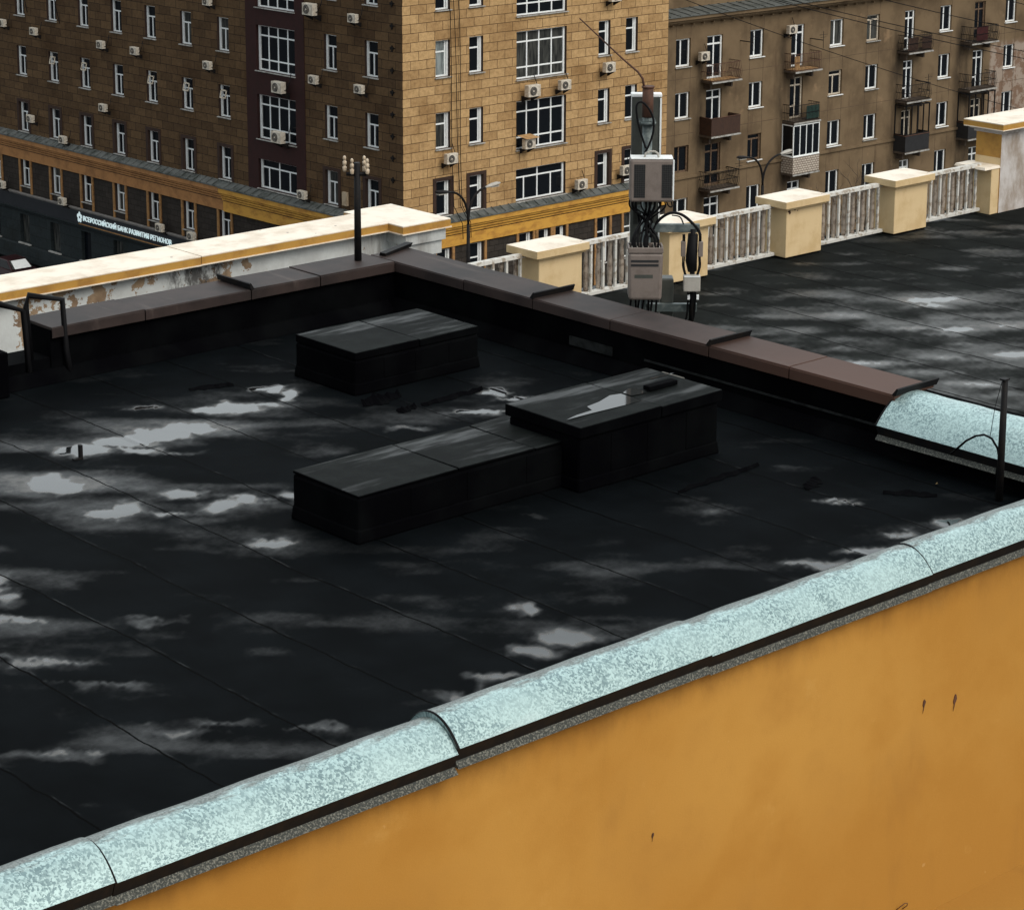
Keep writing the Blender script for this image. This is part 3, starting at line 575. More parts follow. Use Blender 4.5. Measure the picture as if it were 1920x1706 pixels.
for i, h in enumerate(hd):
    c = i % 4; r = i // 4
    fm = 'wood' if (c == 0 and r == 2) or (c == 3 and r == 0) else ('oldwhite' if (c, r) in ((1, 1), (2, 2), (3, 2)) else 'white')
    d = window(bb, FB, *h, ([(.5, 0, 1)], [(.8, 0, 1), (.3, 0, .5)]), depth=.15, bw=.075, fm=fm, sill=None); d.name = 'balcony_door'
m = MB()      # plaster panel joints
for c in bc:
    for q in c: 
        zs = [-9.9, -10.7, -12.3, -13.6, -15.15, -16.55, -18.3, -19.5, -21.15, -24]
        for a, b in zip(zs[::2], zs[1::2]): m.fbox(FB, q - .012, q + .012, b, a, -.01, .004)
for z in (-12.9, -15.95, -22.0): m.fbox(FB, 88.6, 133.9, z - .012, z + .012, -.01, .003)
m.build('panel_joint', 'joint', bb)
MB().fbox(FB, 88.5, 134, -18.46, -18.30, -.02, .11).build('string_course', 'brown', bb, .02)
m = MB()
for a, b, d in ((-9.86, -9.77, .22), (-9.76, -9.64, .40), (-9.61, -9.42, .58)): m.fbox(FB, 88.3, 134, a, b, -.05, d)
for i in range(56): m.fbox(FB, 88.9 + .8 * i, 89.0 + .8 * i, -9.96, -9.87, 0, .22)
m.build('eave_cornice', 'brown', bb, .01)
m = MB(); m.hexa([FB(88.2, -9.42, -.9), FB(134, -9.42, -.9), FB(134, -9.415, .66), FB(88.2, -9.415, .66), FB(88.2, -9.16, -.9), FB(134, -9.16, -.9), FB(134, -9.37, .66), FB(88.2, -9.37, .66)])
for i in range(60):
    s = 88.6 + .75 * i; p = [FB(s, -9.16, -.89), FB(s + .03, -9.16, -.89), FB(s + .03, -9.368, .65), FB(s, -9.368, .65)]; m.hexa(p + [(q[0], q[1], q[2] + .04) for q in p])
m.build('tin_roof', 'zincroof', bb)
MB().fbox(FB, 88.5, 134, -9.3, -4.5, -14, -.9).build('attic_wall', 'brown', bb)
def balcony(x0, x1, f, style, dep=.9):
    m = MB(); m.fbox(FB, x0, x1, f - .14, f - .01, .0, dep); m.fbox(FB, x0 + .25, x0 + .4, f - .5, f - .14, 0, .5); m.fbox(FB, x1 - .4, x1 - .25, f - .5, f - .14, 0, .5)
    b = m.build('balcony', 'slab', bb, .01); h = .95
    MB().fbox(FB, x0 + .04, x1 - .04, f - .01, f + .015, .02, dep - .04).build('deck', 'deck' if 'deck' in style else 'slab', b)
    MB().fbox(FB, x0 - .03, x1 + .03, f - .12, f - .04, dep, dep + .05).build('edge_rail', 'sill', b)
    if 'bars' in style:
        m = MB(); n = int((x1 - x0) / .12)
        bul = .12 if 'belly' in style else 0.
        def bar(x, y, ox, oy): m.tube([FB(x + ox * bul * q, f + h * t, y + oy * bul * q) for t, q in ((0, 0), (.2, .7), (.45, 1), (.7, .35), (1, 0))], .011, 4)
        for i in range(n + 1): bar(x0 + .04 + (x1 - x0 - .08) * i / n, dep - .04, 0, 1)
        for i in range(1, 7): bar(x0 + .04, (dep - .04) * i / 7, -1, 0); bar(x1 - .04, (dep - .04) * i / 7, 1, 0)
        for z in (f + .02, f + h * .5, f + h): m.tube([FB(x0 + .04, z, 0), FB(x0 + .04, z, dep - .04), FB(x1 - .04, z, dep - .04), FB(x1 - .04, z, 0)], .02, 5)
        m.build('railing', 'rust' if 'rusty' in style else 'dark', b)
    if 'panel' in style or 'whitebrick' in style:
        mt = 'whitebrick' if 'whitebrick' in style else ('acdark' if 'blackpanel' in style else 'brownpanel'); m = MB()
        m.fbox(FB, x0, x1, f, f + h, dep - .05, dep); m.fbox(FB, x0, x0 + .05, f, f + h, 0, dep - .05); m.fbox(FB, x1 - .05, x1, f, f + h, 0, dep - .05); m.build('parapet_panel', mt, b)
        m = MB(); m.tube([FB(x0, f + h + .02, 0), FB(x0, f + h + .02, dep), FB(x1, f + h + .02, dep), FB(x1, f + h + .02, 0)], .03, 6); m.build('top_rail', 'white' if 'whitebrick' in style else 'rust', b)
    for key, a, c, mt in (('red', .2, .62, 'rednew'), ('tarp', .5, .98, 'green'), ('sheets', .0, .42, 'brownpanel'), ('sheets', .58, .97, 'brownpanel'), ('cream', .0, .18, 'deck')):
        if key in style: MB().fbox(FB, x0 + (x1 - x0) * a, x0 + (x1 - x0) * c, f + .08, f + .84 + .1 * (key == 'red'), dep - .09, dep - .07).build('infill_panel', mt, b)
    if 'glazed' in style:
        fm = 'white' if 'whitebrick' in style else 'dark'; zt = f + 2.8; m = MB(); zb = f + h + .05
        xs = [x0 + .03 + (x1 - x0 - .06) * i / 4 for i in range(5)]
        for x in xs: m.fbox(FB, x - .03, x + .03, zb, zt, dep - .08, dep - .02)
        m.fbox(FB, x0, x1, zb - .03, zb + .05, dep - .09, dep - .01); m.fbox(FB, x0, x1, zt - .06, zt, dep - .09, dep - .01)
        for x in (x0 + .03, x1 - .03):
            m.fbox(FB, x - .03, x + .03, zb, zt, .0, .06); m.fbox(FB, x - .028, x + .028, zb - .03, zb + .05, .0, dep - .09); m.fbox(FB, x - .028, x + .028, zt - .06, zt, .0, dep - .09)
        m.build('glazing_frame', fm, b)
        if fm == 'dark': return
        m = MB(); m.fbox(FB, x0 + .04, x1 - .04, zb + .02, zt - .05, dep - .055, dep - .045); m.fbox(FB, x0 + .025, x0 + .035, zb + .02, zt - .05, .03, dep - .08); m.fbox(FB, x1 - .035, x1 - .025, zb + .02, zt - .05, .03, dep - .08)
        m.build('pane', 'glass', b)
A, B_, C_, D_ = (96.18, 98.5), (103.0, 105.25), (113.05, 115.3), (119.1, 121.7)
balcony(*A, -13.1, 'bars belly deck rusty'); balcony(*A, -16.12, 'panel'); balcony(*A, -19.15, 'bars belly')
balcony(*B_, -13.2, 'bars rusty deck cream'); balcony(*B_, -16.13, 'bars tarp'); balcony(*B_, -19.1, 'whitebrick glazed')
balcony(*C_, -13.05, 'bars belly sheets'); balcony(*C_, -16.0, 'bars belly'); balcony(*C_, -19.05, 'blackpanel panel glazed')
balcony(*D_, -13.05, 'bars belly red'); balcony(*D_, -15.95, 'bars belly'); balcony(*D_, -18.95, 'blackpanel panel glazed')
for (x, z) in ((99.3, -11.2), (105.2, -11.6), (98.4, -18.2), (114.9, -15.0), (97.6, -21.6)):   # old tv antennas and brackets
    MB().tube([FB(x, z, 0), FB(x + .1, z - .02, .9)], .03, 5).tube([FB(x + .1, z - .5, .9), FB(x + .1, z + .5, .9)], .015, 4).tube([FB(x - .25, z + .3, .9), FB(x + .45, z + .3, .9)], .012, 4).tube([FB(x - .15, z + .15, .9), FB(x + .35, z + .15, .9)], .012, 4).build('aerial', 'dark', bb)

# ------------------------------------------------------------------ air-conditioning units
acc = MB().box(-.40, .40, -.30, 0, 0, .56)
AC = thing('air_conditioner', '', 'air conditioner')
AC.rotation_mode = 'XYZ'
acc.build('casing', 'ac', AC, .02)
m = MB(); m.lathe((-.08, -.315, .28), [(.215, 0), (.215, .014)], 24, axis='y'); g = m.build('fan_grille', 'acdark', AC)
m = MB(); m.lathe((-.08, -.322, .28), [(.05, 0), (.05, .006)], 14, axis='y')
for r_ in (.11, .17): m.tube([(-.08 + r_ * math.cos(t), -.32, .28 + r_ * math.sin(t)) for t in [2 * math.pi * j / 24 for j in range(25)]], .0045, 4, cap=False)
m.build('fan_hub', 'ac', g)
for sx_ in (-1, 1): MB().hexa([(sx_ * .30 - .02, .24, -.3), (sx_ * .30 + .02, .24, -.3), (sx_ * .30 + .02, .28, -.3), (sx_ * .30 - .02, .28, -.3), (sx_ * .30 - .02, -.30, -.005), (sx_ * .30 + .02, -.30, -.005), (sx_ * .30 + .02, .3, -.005), (sx_ * .30 - .02, .3, -.005)]).build('bracket', 'dark', AC)
MB().tube([(.38, -.1, .15), (.5, -.05, .2), (.52, .15, .6), (.46, .28, 1.0)], .022, 5).build('pipe', 'cable', AC)
ROT = {'L': YR - math.pi / 2, 'R': YR, 'B': 0.}
def place(F, base, s, z, d, key):
    p = F(s, z, d)
    if key == 'B': return (p[0], p[1] + BY, p[2])
    c, s_ = math.cos(YR), math.sin(YR); return (C0[0] + p[0] * c - p[1] * s_, C0[1] + p[0] * s_ + p[1] * c, p[2])
acs = [('L', 33.6, -10.55, 'small outdoor unit near the top left of the stone facade, beside a dangling cable'), ('L', 30.4, -10.7, 'faded outdoor unit low beside the second window of the top storey from the left'),
 ('L', 23.9, -10.75, 'outdoor unit directly below the fourth window of the top visible storey'), ('L', 20.8, -10.75, 'cream outdoor unit with round fan below the fifth window of the top visible storey'),
 ('L', 14.45, -10.8, 'outdoor unit below the last top-storey window before the maroon bay'), ('L', 23.9, -14.1, 'outdoor unit in the middle of the left stone facade below a second-storey window'),
 ('L', 31.1, -15.6, 'outdoor unit between the first two windows above the ochre cornice'), ('L', 27.9, -16.35, 'outdoor unit standing on the cornice between the second and third windows'),
 ('L', 34.4, -19.78, 'outdoor unit on the sign ledge at the far left edge'), ('L', 28.2, -19.80, 'outdoor unit on the ledge above the left end of the white lettering'),
 ('L', 19.0, -19.80, 'outdoor unit on the ledge above the right end of the white lettering'), ('L', 16.2, -19.80, 'outdoor unit on the dark ledge just behind the cream parapet'),
 ('L', 14.35, -7.6, 'outdoor unit at the very top edge left of the maroon bay'),
 ('L', 6.15, -7.3, 'large outdoor unit at the top just right of the maroon bay'), ('L', 3.0, -7.35, 'outdoor unit at the top of the shaded wall, nearest the building corner'),
 ('L', 8.65, -11.3, 'outdoor unit on the maroon bay between its upper two large windows'), ('L', 8.75, -13.75, 'outdoor unit hung in front of the maroon bay third large window'),
 ('L', 6.0, -10.55, 'outdoor unit under a narrow window just right of the maroon bay'), ('L', 2.6, -10.6, 'outdoor unit under the narrow window nearest the building corner'),
 ('L', 7.0, -16.25, 'outdoor unit by the foot of the maroon bay just above the cornice'),
 ('R', 2.55, -13.85, 'outdoor unit under the leftmost window of the sunlit stone wall, with black hose'), ('R', 7.75, -11.25, 'large outdoor unit below the left end of a wide window on the sunlit wall'),
 ('R', 9.9, -11.15, 'smaller outdoor unit below the right end of a wide window on the sunlit wall'), ('R', 7.55, -13.75, 'outdoor unit with a pale tin hood at the corner of a wide window'),
 ('R', 12.95, -10.6, 'outdoor unit below a narrow window behind the thin whip aerial'), ('R', 11.1, -16.2, 'outdoor unit just above the cornice right of the lowest wide window'),
 ('R', 14.25, -15.9, 'outdoor unit beside the radio box on the mast, above the cornice'), ('R', 13.3, -7.15, 'outdoor unit at the top edge above the whip aerial tip'),
 ('B', 95.95, -11.95, 'white outdoor unit left of the top left balcony on the brown building'), ('B', 103.1, -11.1, 'white outdoor unit by the head of the second balcony door on the brown building')]
for i, (w_, s, z, lab) in enumerate(acs):
    o = AC if i == 0 else copy_tree(AC)
    o.location = place({'L': FLf, 'R': FRf, 'B': FB}[w_], None, s, z, .32, w_); o.rotation_euler = (0, 0, ROT[w_]); o['label'] = lab; o['group'] = 'air conditioning units on the facades'
    q_ = .72 if w_ == 'L' and 'large' not in lab else (1.0 if 'large' in lab else .85); o.scale = (q_, q_, q_)
    o['category'] = 'air conditioner'
    if 'hood' in lab:
        h = MB(); h.hexa([(-.5, -.5, .62), (.5, -.5, .62), (.5, .3, .72), (-.5, .3, .72), (-.5, -.5, .64), (.5, -.5, .64), (.5, .3, .74), (-.5, .3, .74)]); h.build('hood', 'deck', o)

# ------------------------------------------------------------------ double-arm street lamps
def lamp(x, y, heads, zb, lab):
    t = thing('street_lamp', lab, 'street lamp', (x, y, GZ), 0, 'double-arm street lamps')
    H = -GZ + zb
    MB().tube([(0, 0, 0), (0, 0, 1.0), (0, 0, 1.05), (0, 0, H * .8), (0, 0, H)], [.16, .16, .11, .085, .07], 10).build('pole', 'dark', t)
    for (hx, hz) in heads:
        dx = hx - x; dz = hz - zb
        pts = [(dx * (q ** 2.1), 0, H + dz * (1 - (1 - q) ** 1.7)) for q in [i / 10 for i in range(11)]]
        a = MB().tube(pts, [.05] * 10 + [.04], 8).build('arm', 'dark', t)
        sgn = 1 if dx > 0 else -1; e = pts[-1]
        m = MB(); n = 10
        for i in range(n + 1): pass
        prof = [(-.05, .05, .04), (.1, .09, .07), (.35, .15, .10), (.62, .14, .09), (.78, .05, .04)]
        base = len(m.v); k_ = 12
        for px, wy, wz in prof:
            for j in range(k_):
                an = 2 * math.pi * j / k_; m.v.append((e[0] + sgn * px, e[1] + wy * math.cos(an), e[2] + .12 * px + wz * math.sin(an) * (1 if math.sin(an) > 0 else .45)))
        for i in range(len(prof) - 1):
            for j in range(k_): q = base + i * k_; m.f.append([q + j, q + (j + 1) % k_, q + k_ + (j + 1) % k_, q + k_ + j]); m.mi.append(0); m.smooth.add(len(m.f) - 1)
        m.f.append([base + j for j in range(k_)]); m.mi.append(0); m.f.append([base + (len(prof) - 1) * k_ + j for j in range(k_)]); m.mi.append(0)
        hd_ = m.build('lamp_head', 'equiplight' if sgn > 0 else 'dark', t)
        MB().box(e[0] + sgn * .45 - .22, e[0] + sgn * .45 + .22, e[1] - .1, e[1] + .1, e[2] - .03, e[2] + .01).build('lens', 'equiplight', hd_)
    return t
lamp(65.26, 75, [(66.25, -12.75), (64.25, -12.7)], -14.2, 'double-arm street lamp with one pale head, rising in front of the stone building cornice')
lamp(84.65, 76, [(85.9, -13.85), (83.6, -13.75)], -15.2, 'double-arm street lamp rising in front of the brown balcony building')

# ------------------------------------------------------------------ bare street trees
def bare_tree(x, y, top, seed, lab):
    rnd = random.Random(seed); t = thing('bare_tree', lab, 'tree', (x, y, GZ), 0, 'bare street trees'); H = top - GZ
    tr = MB(); tr.tube([(0, 0, 0), (.05, .03, H * .3), (-.03, .05, H * .6)], [.13, .10, .06], 8); tr.build('trunk', 'bark', t)
    cr = MB()
    def grow(p, d, L, r, lv):
        q = p + d * L * .5 + Vector((rnd.uniform(-.06, .06), rnd.uniform(-.06, .06), .03)) * L; e = q + (d + Vector((rnd.uniform(-.2, .2), rnd.uniform(-.2, .2), .15))).normalized() * L * .5
        cr.tube([p, q, e], [r, r * .8, r * .55], 4, cap=False)
        if lv:
            for _ in range(3):
                nd = (d + Vector((rnd.uniform(-.8, .8), rnd.uniform(-.8, .8), rnd.uniform(-.1, .6)))).normalized(); grow(q if _ == 0 else e, nd, L * rnd.uniform(.55, .8), r * .55, lv - 1)
    for _ in range(8):
        z = H * rnd.uniform(.3, .6); a = rnd.uniform(0, 6.28); grow(Vector((0, 0, z)), Vector((math.cos(a) * .5, math.sin(a) * .5, .9)).normalized(), H * .17, .035, 3)
    cr.build('crown', 'bark', t); return t
bare_tree(101.0, 84, -17.1, 3, 'thin bare tree in front of the brown building, behind the third balustrade panel')
bare_tree(98.9, 84.2, -18.0, 5, 'small bare tree left of the taller bare tree by the brown building')
bare_tree(66.8, 78.5, -15.6, 9, 'bare tree tangled behind the street lamp at the balustrade left end')

# ------------------------------------------------------------------ parked cars below
def car(x, y, lab, mat):
    t = thing('parked_car', lab, 'car', (x, y, GZ), -math.pi / 2, 'cars parked by the stone building')
    sec = [(-2.2, .45, .62, .74), (-2.0, .32, .85, .84), (-1.2, .25, .95, .88), (0, .25, .95, .88), (1.1, .25, .93, .88), (1.9, .3, .8, .82), (2.2, .42, .6, .70)]
    m = MB(); rings = []
    for px, z0, z1, hw in sec: rings.append([(px, -hw * .92, z0), (px, -hw, (z0 + z1) * .5), (px, -hw * .9, z1), (px, hw * .9, z1), (px, hw, (z0 + z1) * .5), (px, hw * .92, z0)])
    for a, b in zip(rings, rings[1:]):
        for j in range(6): m.face([a[j], a[(j + 1) % 6], b[(j + 1) % 6], b[j]], smooth=False)
    m.face(rings[0]); m.face(rings[-1]); bo = m.build('body', mat, t, .03)
    m = MB(); m.hexa([(-1.3, -.72, .92), (.9, -.72, .92), (.9, .72, .92), (-1.3, .72, .92), (-.8, -.58, 1.42), (.25, -.58, 1.42), (.25, .58, 1.42), (-.8, .58, 1.42)]); m.build('roof', mat, t, .05)
    for nm, p in (('windscreen', [(.88, -.62, .98), (.88, .62, .98), (.30, .52, 1.38), (.30, -.52, 1.38)]), ('rear_window', [(-1.27, -.62, .98), (-1.27, .62, .98), (-.84, .52, 1.38), (-.84, -.52, 1.38)])):
        q = [(a + (.012 if nm[0] == 'w' else -.012), b, c + .012) for a, b, c in p]; m = MB(); m.hexa(p + q); m.build(nm, 'glass', t)
    for sy in (-1, 1):
        p = [(-1.05, sy * .70, .98), (.72, sy * .70, .98), (.2, sy * .60, 1.36), (-.75, sy * .60, 1.36)]; m = MB(); m.hexa(p + [(a, b + sy * .012, c) for a, b, c in p]); m.build('side_window', 'glass', t)
        MB().lathe((2.1, sy * .55, .62), [(.09, 0), (.07, .08)], 12, axis='x').build('headlight', 'equiplight', t)
        MB().box(-2.2, -2.14, sy * .6 - .1, sy * .6 + .1, .6, .75).build('tail_light', 'rednew', t)
        for px in (-1.35, 1.35):
            w = MB().lathe((px, sy * .78 - .1, .32), [(.30, 0), (.32, .03), (.32, .17), (.30, .2)], 20, axis='y').build('wheel', 'tyre', t)
            MB().lathe((px, sy * .78 + (.095 if sy > 0 else -.105), .32), [(.19, 0), (.17, .012)], 16, axis='y').build('rim', 'steel', w)
    return t
c1 = car(68.0, 116.4, 'dark maroon parked car with a painted pale sky reflection over its windscreen', 'carpaint'); c1.location.x = 67.75
m = MB(); m.hexa([(.93, -.52, 1.0), (.93, .52, 1.0), (.40, .46, 1.37), (.40, -.46, 1.37), (.945, -.52, 1.01), (.945, .52, 1.01), (.415, .46, 1.38), (.415, -.46, 1.38)]); m.build('windscreen_reflection', 'white', c1)  # white panel over the glass, standing in for its sky reflection
car(67.8, 121.6, 'dark parked car behind the maroon car at the left edge', 'dark')

# ------------------------------------------------------------------ overhead wires
def wire(p0, p1, sag, lab, r=.02):
    p0, p1 = Vector(p0), Vector(p1); m = MB(); m.tube([p0.lerp(p1, t) - Vector((0, 0, sag * 4 * t * (1 - t))) for t in [i / 20 for i in range(21)]], r, 4)
    tag(m.build('overhead_wire', 'cable'), lab, 'overhead wire', 'overhead wires crossing the brown facade')
wy = 60
sc6 = wy / 50.
def wpt(px, z): return (px * sc6, wy, 7.2 + (z - 7.2) * sc6)
wire(wpt(51.0, -1.1), wpt(70.5, -7.0), .25, 'lowest overhead wire, starting left of the brown building eave', .016)
wire(wpt(53.0, -1.0), wpt(73.5, -5.75), .2, 'second lowest overhead wire crossing the brown facade')
wire(wpt(53.6, -1.05), wpt(73.5, -5.45), .2, 'overhead wire just above the second lowest one')
wire(wpt(61.0, -1.0), wpt(73.5, -3.9), .15, 'overhead wire above the second balcony column')
wire(wpt(57.2, -1.2), wpt(73.5, -4.75), .15, 'middle overhead wire running towards the right edge')
wire(wpt(68.3, -1.15), wpt(73.5, -2.25), .1, 'topmost overhead wire near the top right corner', .016)
MB_ = MB(); 

# ================================================================== OUR BUILDING: upper block
ub = thing('roof_block', 'flat black felt roof block in the foreground with an ochre side wall', 'building')
YI = 11.68   # inner side of the near wall
m = MB(); m.box(-6, 18.6, 11.50, YI + .12, GZ, .40)
m.build('side_wall', 'ochre', ub)
felt_sheet('felt_roof', 3.0, 18.12, YI + .1, 22.18, 0, .045, PUD, 'felt', ub, .016, .27, .33, 3)
MB().box(-6, 18.5, YI + .12, 22.6, -3, -.02).build('roof_slab', 'upstand', ub)
# partition wall, left wall
m = MB(); m.box(18.12, 18.6, YI + .125, 22.7, GZ, .55); m.build('partition_wall', 'upstand', ub)
m = MB(); m.box(13.31, 18.115, 22.18, 22.66, GZ, .55); m.box(3, 12.5, 22.18, 22.66, GZ, .55); m.box(12.5, 13.31, 22.2, 22.66, GZ, .24); m.build('parapet_wall', 'upstand', ub)
m = MB()
m.hexa([(17.95, 11.7, .0), (18.13, 11.7, .0), (18.13, 22.2, .0), (17.95, 22.2, .0), (18.10, 11.7, .14), (18.13, 11.7, .14), (18.13, 22.2, .14), (18.10, 22.2, .14)])
m.hexa([(3, 22.0, .0), (18.0, 22.0, .0), (18.0, 22.2, .0), (3, 22.2, .0), (3, 22.15, .13), (18.0, 22.15, .13), (18.0, 22.2, .13), (3, 22.2, .13)])
m.build('felt_fillet', 'upstand', ub, .03)
MB().box(18.10, 18.118, 14.5, 17.9, .22, .24).build('flashing_strip', 'dimzinc', ub)
MB().box(18.10, 18.117, 18.40, 19.08, .17, .27).build('name_plate', 'dimzinc', ub)
MB().box(18.08, 18.116, 17.30, 17.62, .145, .158).build('flashing_strip', 'equiplight', ub)
# brown sheet caps in pieces
rnd = random.Random(4)
def capsheet(x0, x1, y0, y1, z, axis, flap):
    m = MB(); t = .035; dz = rnd.uniform(-.008, .008); tw = rnd.uniform(-.006, .006)
    if axis == 'y':
        m.hexa([(x0, y0, z + dz), (x1, y0, z + dz), (x1, y1, z - tw), (x0, y1, z - tw), (x0, y0, z + t + dz), (x1, y0, z + t + dz), (x1, y1, z + t - tw), (x0, y1, z + t - tw)])
        m.box(x0 - .008, x0 + .004, y0, y1, z - .09, z + t - .012)
    else:
        m.hexa([(x0, y0, z + dz), (x1, y0, z - tw), (x1, y1, z - tw), (x0, y1, z + dz), (x0, y0, z + t + dz), (x1, y0, z + t - tw), (x1, y1, z + t - tw), (x0, y1, z + t + dz)])
        m.box(x0, x1, y0 - .008, y0 + .004, z - .09, z + t - .012)
    o = m.build('cap_sheet', 'capbrown', ub, .008)
    if flap:
        m = MB()
        if axis == 'y': m.hexa([(x0 - .02, y0 - .02, z + t), (x1 + .02, y0 - .02, z + t), (x1 + .02, y0 + .03, z + t), (x0 - .02, y0 + .03, z + t), (x0 - .02, y0 - .05, z + t + .07), (x1 + .02, y0 - .05, z + t + .07), (x1 + .02, y0 - .03, z + t + .075), (x0 - .02, y0 - .03, z + t + .075)])
        else: m.hexa([(x0 - .02, y0 - .02, z + t), (x0 + .03, y0 - .02, z + t), (x0 + .03, y1 + .02, z + t), (x0 - .02, y1 + .02, z + t), (x0 - .04, y0 - .02, z + t + .07), (x0 - .02, y0 - .02, z + t + .075), (x0 - .02, y1 + .02, z + t + .075), (x0 - .04, y1 + .02, z + t + .07)])
        m.build('standing_seam', 'dark', o)
ys = [22.6, 20.861, 19.665, 18.408, 16.921, 15.799, 14.416]
for i, (b, a) in enumerate(zip(ys, ys[1:])): capsheet(18.08, 18.68, a + .006, b - .006, .56, 'y', i in (1, 3, 5))
xs = [13.29, 14.49, 15.94, 16.94, 18.07]
for i, (a, b) in enumerate(zip(xs, xs[1:])): capsheet(a + .006, b - .006, 22.12, 22.74, .56, 'x', i == 2)
capsheet(5.0, 12.5, 22.12, 22.74, .56, 'x', False)
MB().hexa([(18.16, 22.40, .598), (18.72, 22.60, .598), (18.70, 22.68, .598), (18.14, 22.50, .598), (18.14, 22.38, .64), (18.74, 22.58, .655), (18.70, 22.66, .66), (18.12, 22.46, .645)]).build('bent_flap', 'dark', ub)
# galvanised half-round coping, separate sheets
def coping(name, p0, p1, half, h, lip, zb, mat_parent, off=0., dz=0.):
    """p0->p1 outer lip line; the dome rises to the inner side (left of p0->p1)"""
    p0 = Vector(p0); p1 = Vector(p1); d = (p1 - p0).normalized(); nrm = Vector((-d.y, d.x)); L = (p1 - p0).length
    n = 22; prof = []
    for i in range(n + 1):
        t = math.pi * i / n; prof.append((half - half * math.cos(t), h * (1 - abs(math.cos(t)) ** 2.1)))
    m = MB(); nl = 14; base = 0; rn = random.Random(int(L * 1000 + p0.x * 77)); ph = rn.uniform(0, 6)
    rows_ = []
    for j in range(nl + 1):
        q = p0 + d * L * j / nl; wv = .004 * math.sin(j * 1.3 + ph) + dz; row = []
        for a, z in prof: v = q + nrm * (a + off); row.append((v.x, v.y, zb + z + wv * (z / h)))
        rows_.append(row)
    idx = {}
    for j in range(nl + 1):
        for i in range(n + 1): idx[(j, i)] = len(m.v); m.v.append(rows_[j][i])
    for j in range(nl):
        for i in range(n): m.f.append([idx[(j, i)], idx[(j + 1, i)], idx[(j + 1, i + 1)], idx[(j, i + 1)]]); m.mi.append(0); m.smooth.add(len(m.f) - 1)
    for j in (0, nl):
        m.face([rows_[j][i] for i in range(n + 1)])
    o = m.build(name, 'galv', mat_parent)
    me = o.data; uvl = me.uv_layers[0]
    for lp in me.loops:           # unrolled sheet coordinates
        v = me.vertices[lp.vertex_index].co; r2 = Vector((v.x, v.y)) - p0; uvl.data[lp.index].uv = (r2.dot(d) + p0.x, (lp.vertex_index % (n + 1)) / n * half * 2.6 + p0.y)
    at = me.attributes.new('across', 'FLOAT', 'POINT'); at.data.foreach_set('value', [((v_.index % (n + 1)) / n if v_.index < (nl + 1) * (n + 1) else .2) * (1 if half < .3 else .55) for v_ in me.vertices])
    e0 = [p0 + nrm * (a + off) for a, z in prof]; rim = MB(); T = .006; S_ = 1.012
    for i in range(n):
        (a1, z1), (a2, z2) = prof[i], prof[i + 1]; q1, q2 = e0[i], e0[i + 1]; w1 = d * .012
        rim.hexa([(q1.x - w1.x, q1.y - w1.y, zb + z1 + dz), (q1.x + w1.x, q1.y + w1.y, zb + z1 + dz), (q2.x + w1.x, q2.y + w1.y, zb + z2 + dz), (q2.x - w1.x, q2.y - w1.y, zb + z2 + dz), (q1.x - w1.x * .2, q1.y - w1.y * .2, zb + z1 * S_ + T + dz), (q1.x + w1.x * .2, q1.y + w1.y * .2, zb + z1 * S_ + T + dz), (q2.x + w1.x * .2, q2.y + w1.y * .2, zb + z2 * S_ + T + dz), (q2.x - w1.x * .2, q2.y - w1.y * .2, zb + z2 * S_ + T + dz)])
    rim.build('lapped_joint', 'cable', o)
    # folded-in lip and flared flange below
    def P(a, z, s): v = p0 + d * s + nrm * a; return (v.x, v.y, z)
    m = MB(); a0 = off + .006
    m.hexa([P(a0 + .035, zb - lip, .0), P(a0 + .035, zb - lip, L), P(a0 + .05, zb - lip, L), P(a0 + .05, zb - lip, 0), P(a0, zb - .001, 0), P(a0, zb - .001, L), P(a0 + .03, zb - .001, L), P(a0 + .03, zb - .001, 0)])
    m.build('drip_fascia', 'dark', o)
    m = MB(); m.hexa([P(a0 - .005, zb - lip - .045, 0), P(a0 - .005, zb - lip - .045, L), P(a0 + .05, zb - lip - .045, L), P(a0 + .05, zb - lip - .045, 0), P(a0 + .034, zb - lip - .001, 0), P(a0 + .034, zb - lip - .001, L), P(a0 + .05, zb - lip - .001, L), P(a0 + .05, zb - lip - .001, 0)])
    m.build('drip_flange', 'galv_dull', o)
    return o
jx = [4.4, 7.10, 9.81, 12.28, 14.88, 17.9]
jy = [10.93, 10.938, 11.045, 11.010, 11.025, 11.06]
for i in range(5):
    a = (jx[i] + (.004 if i else 0), [11.345, 11.35, 11.375, 11.40, 11.42][i]); b = (jx[i + 1] - .004, [11.345, 11.37, 11.385, 11.41, 11.44][i])
    coping('coping_sheet', a, b, .27, .175, .10, .37 + (.022 if i == 2 else (-.012 if i == 1 else 0)), ub)
coping('coping_sheet', (17.84, 14.46), (17.84, 12.68), .47, .27, .10, .33, ub)
coping('coping_sheet', (17.85, 12.67), (17.85, 11.7), .47, .27, .10, .33, ub, dz=-.006)
for (x, z, s) in ((14.95, -.79, 1.), (15.36, -.87, 1.2), (11.8, -.925, .6)):
    rn = random.Random(int(x * 100)); m = MB()
    pts = [(x + .016 * s * math.cos(t) * rn.uniform(.6, 1.3) + .006 * math.sin(t), 11.492, z + .034 * s * math.sin(t) * rn.uniform(.7, 1.2)) for t in [2 * math.pi * j / 11 for j in range(11)]]
    m.face(pts)
    for p_, q_ in zip(pts, pts[1:] + pts[:1]): m.face([p_, q_, (q_[0], 11.50, q_[2]), (p_[0], 11.50, p_[2])])
    m.tube([(x, 11.495, z - .02 * s), (x - .012 * s, 11.492, z - .055 * s), (x - .016 * s, 11.494, z - .085 * s)], [.004 * s, .003 * s, .001], 5)
    m.build('rusty_anchor', 'rust', ub)
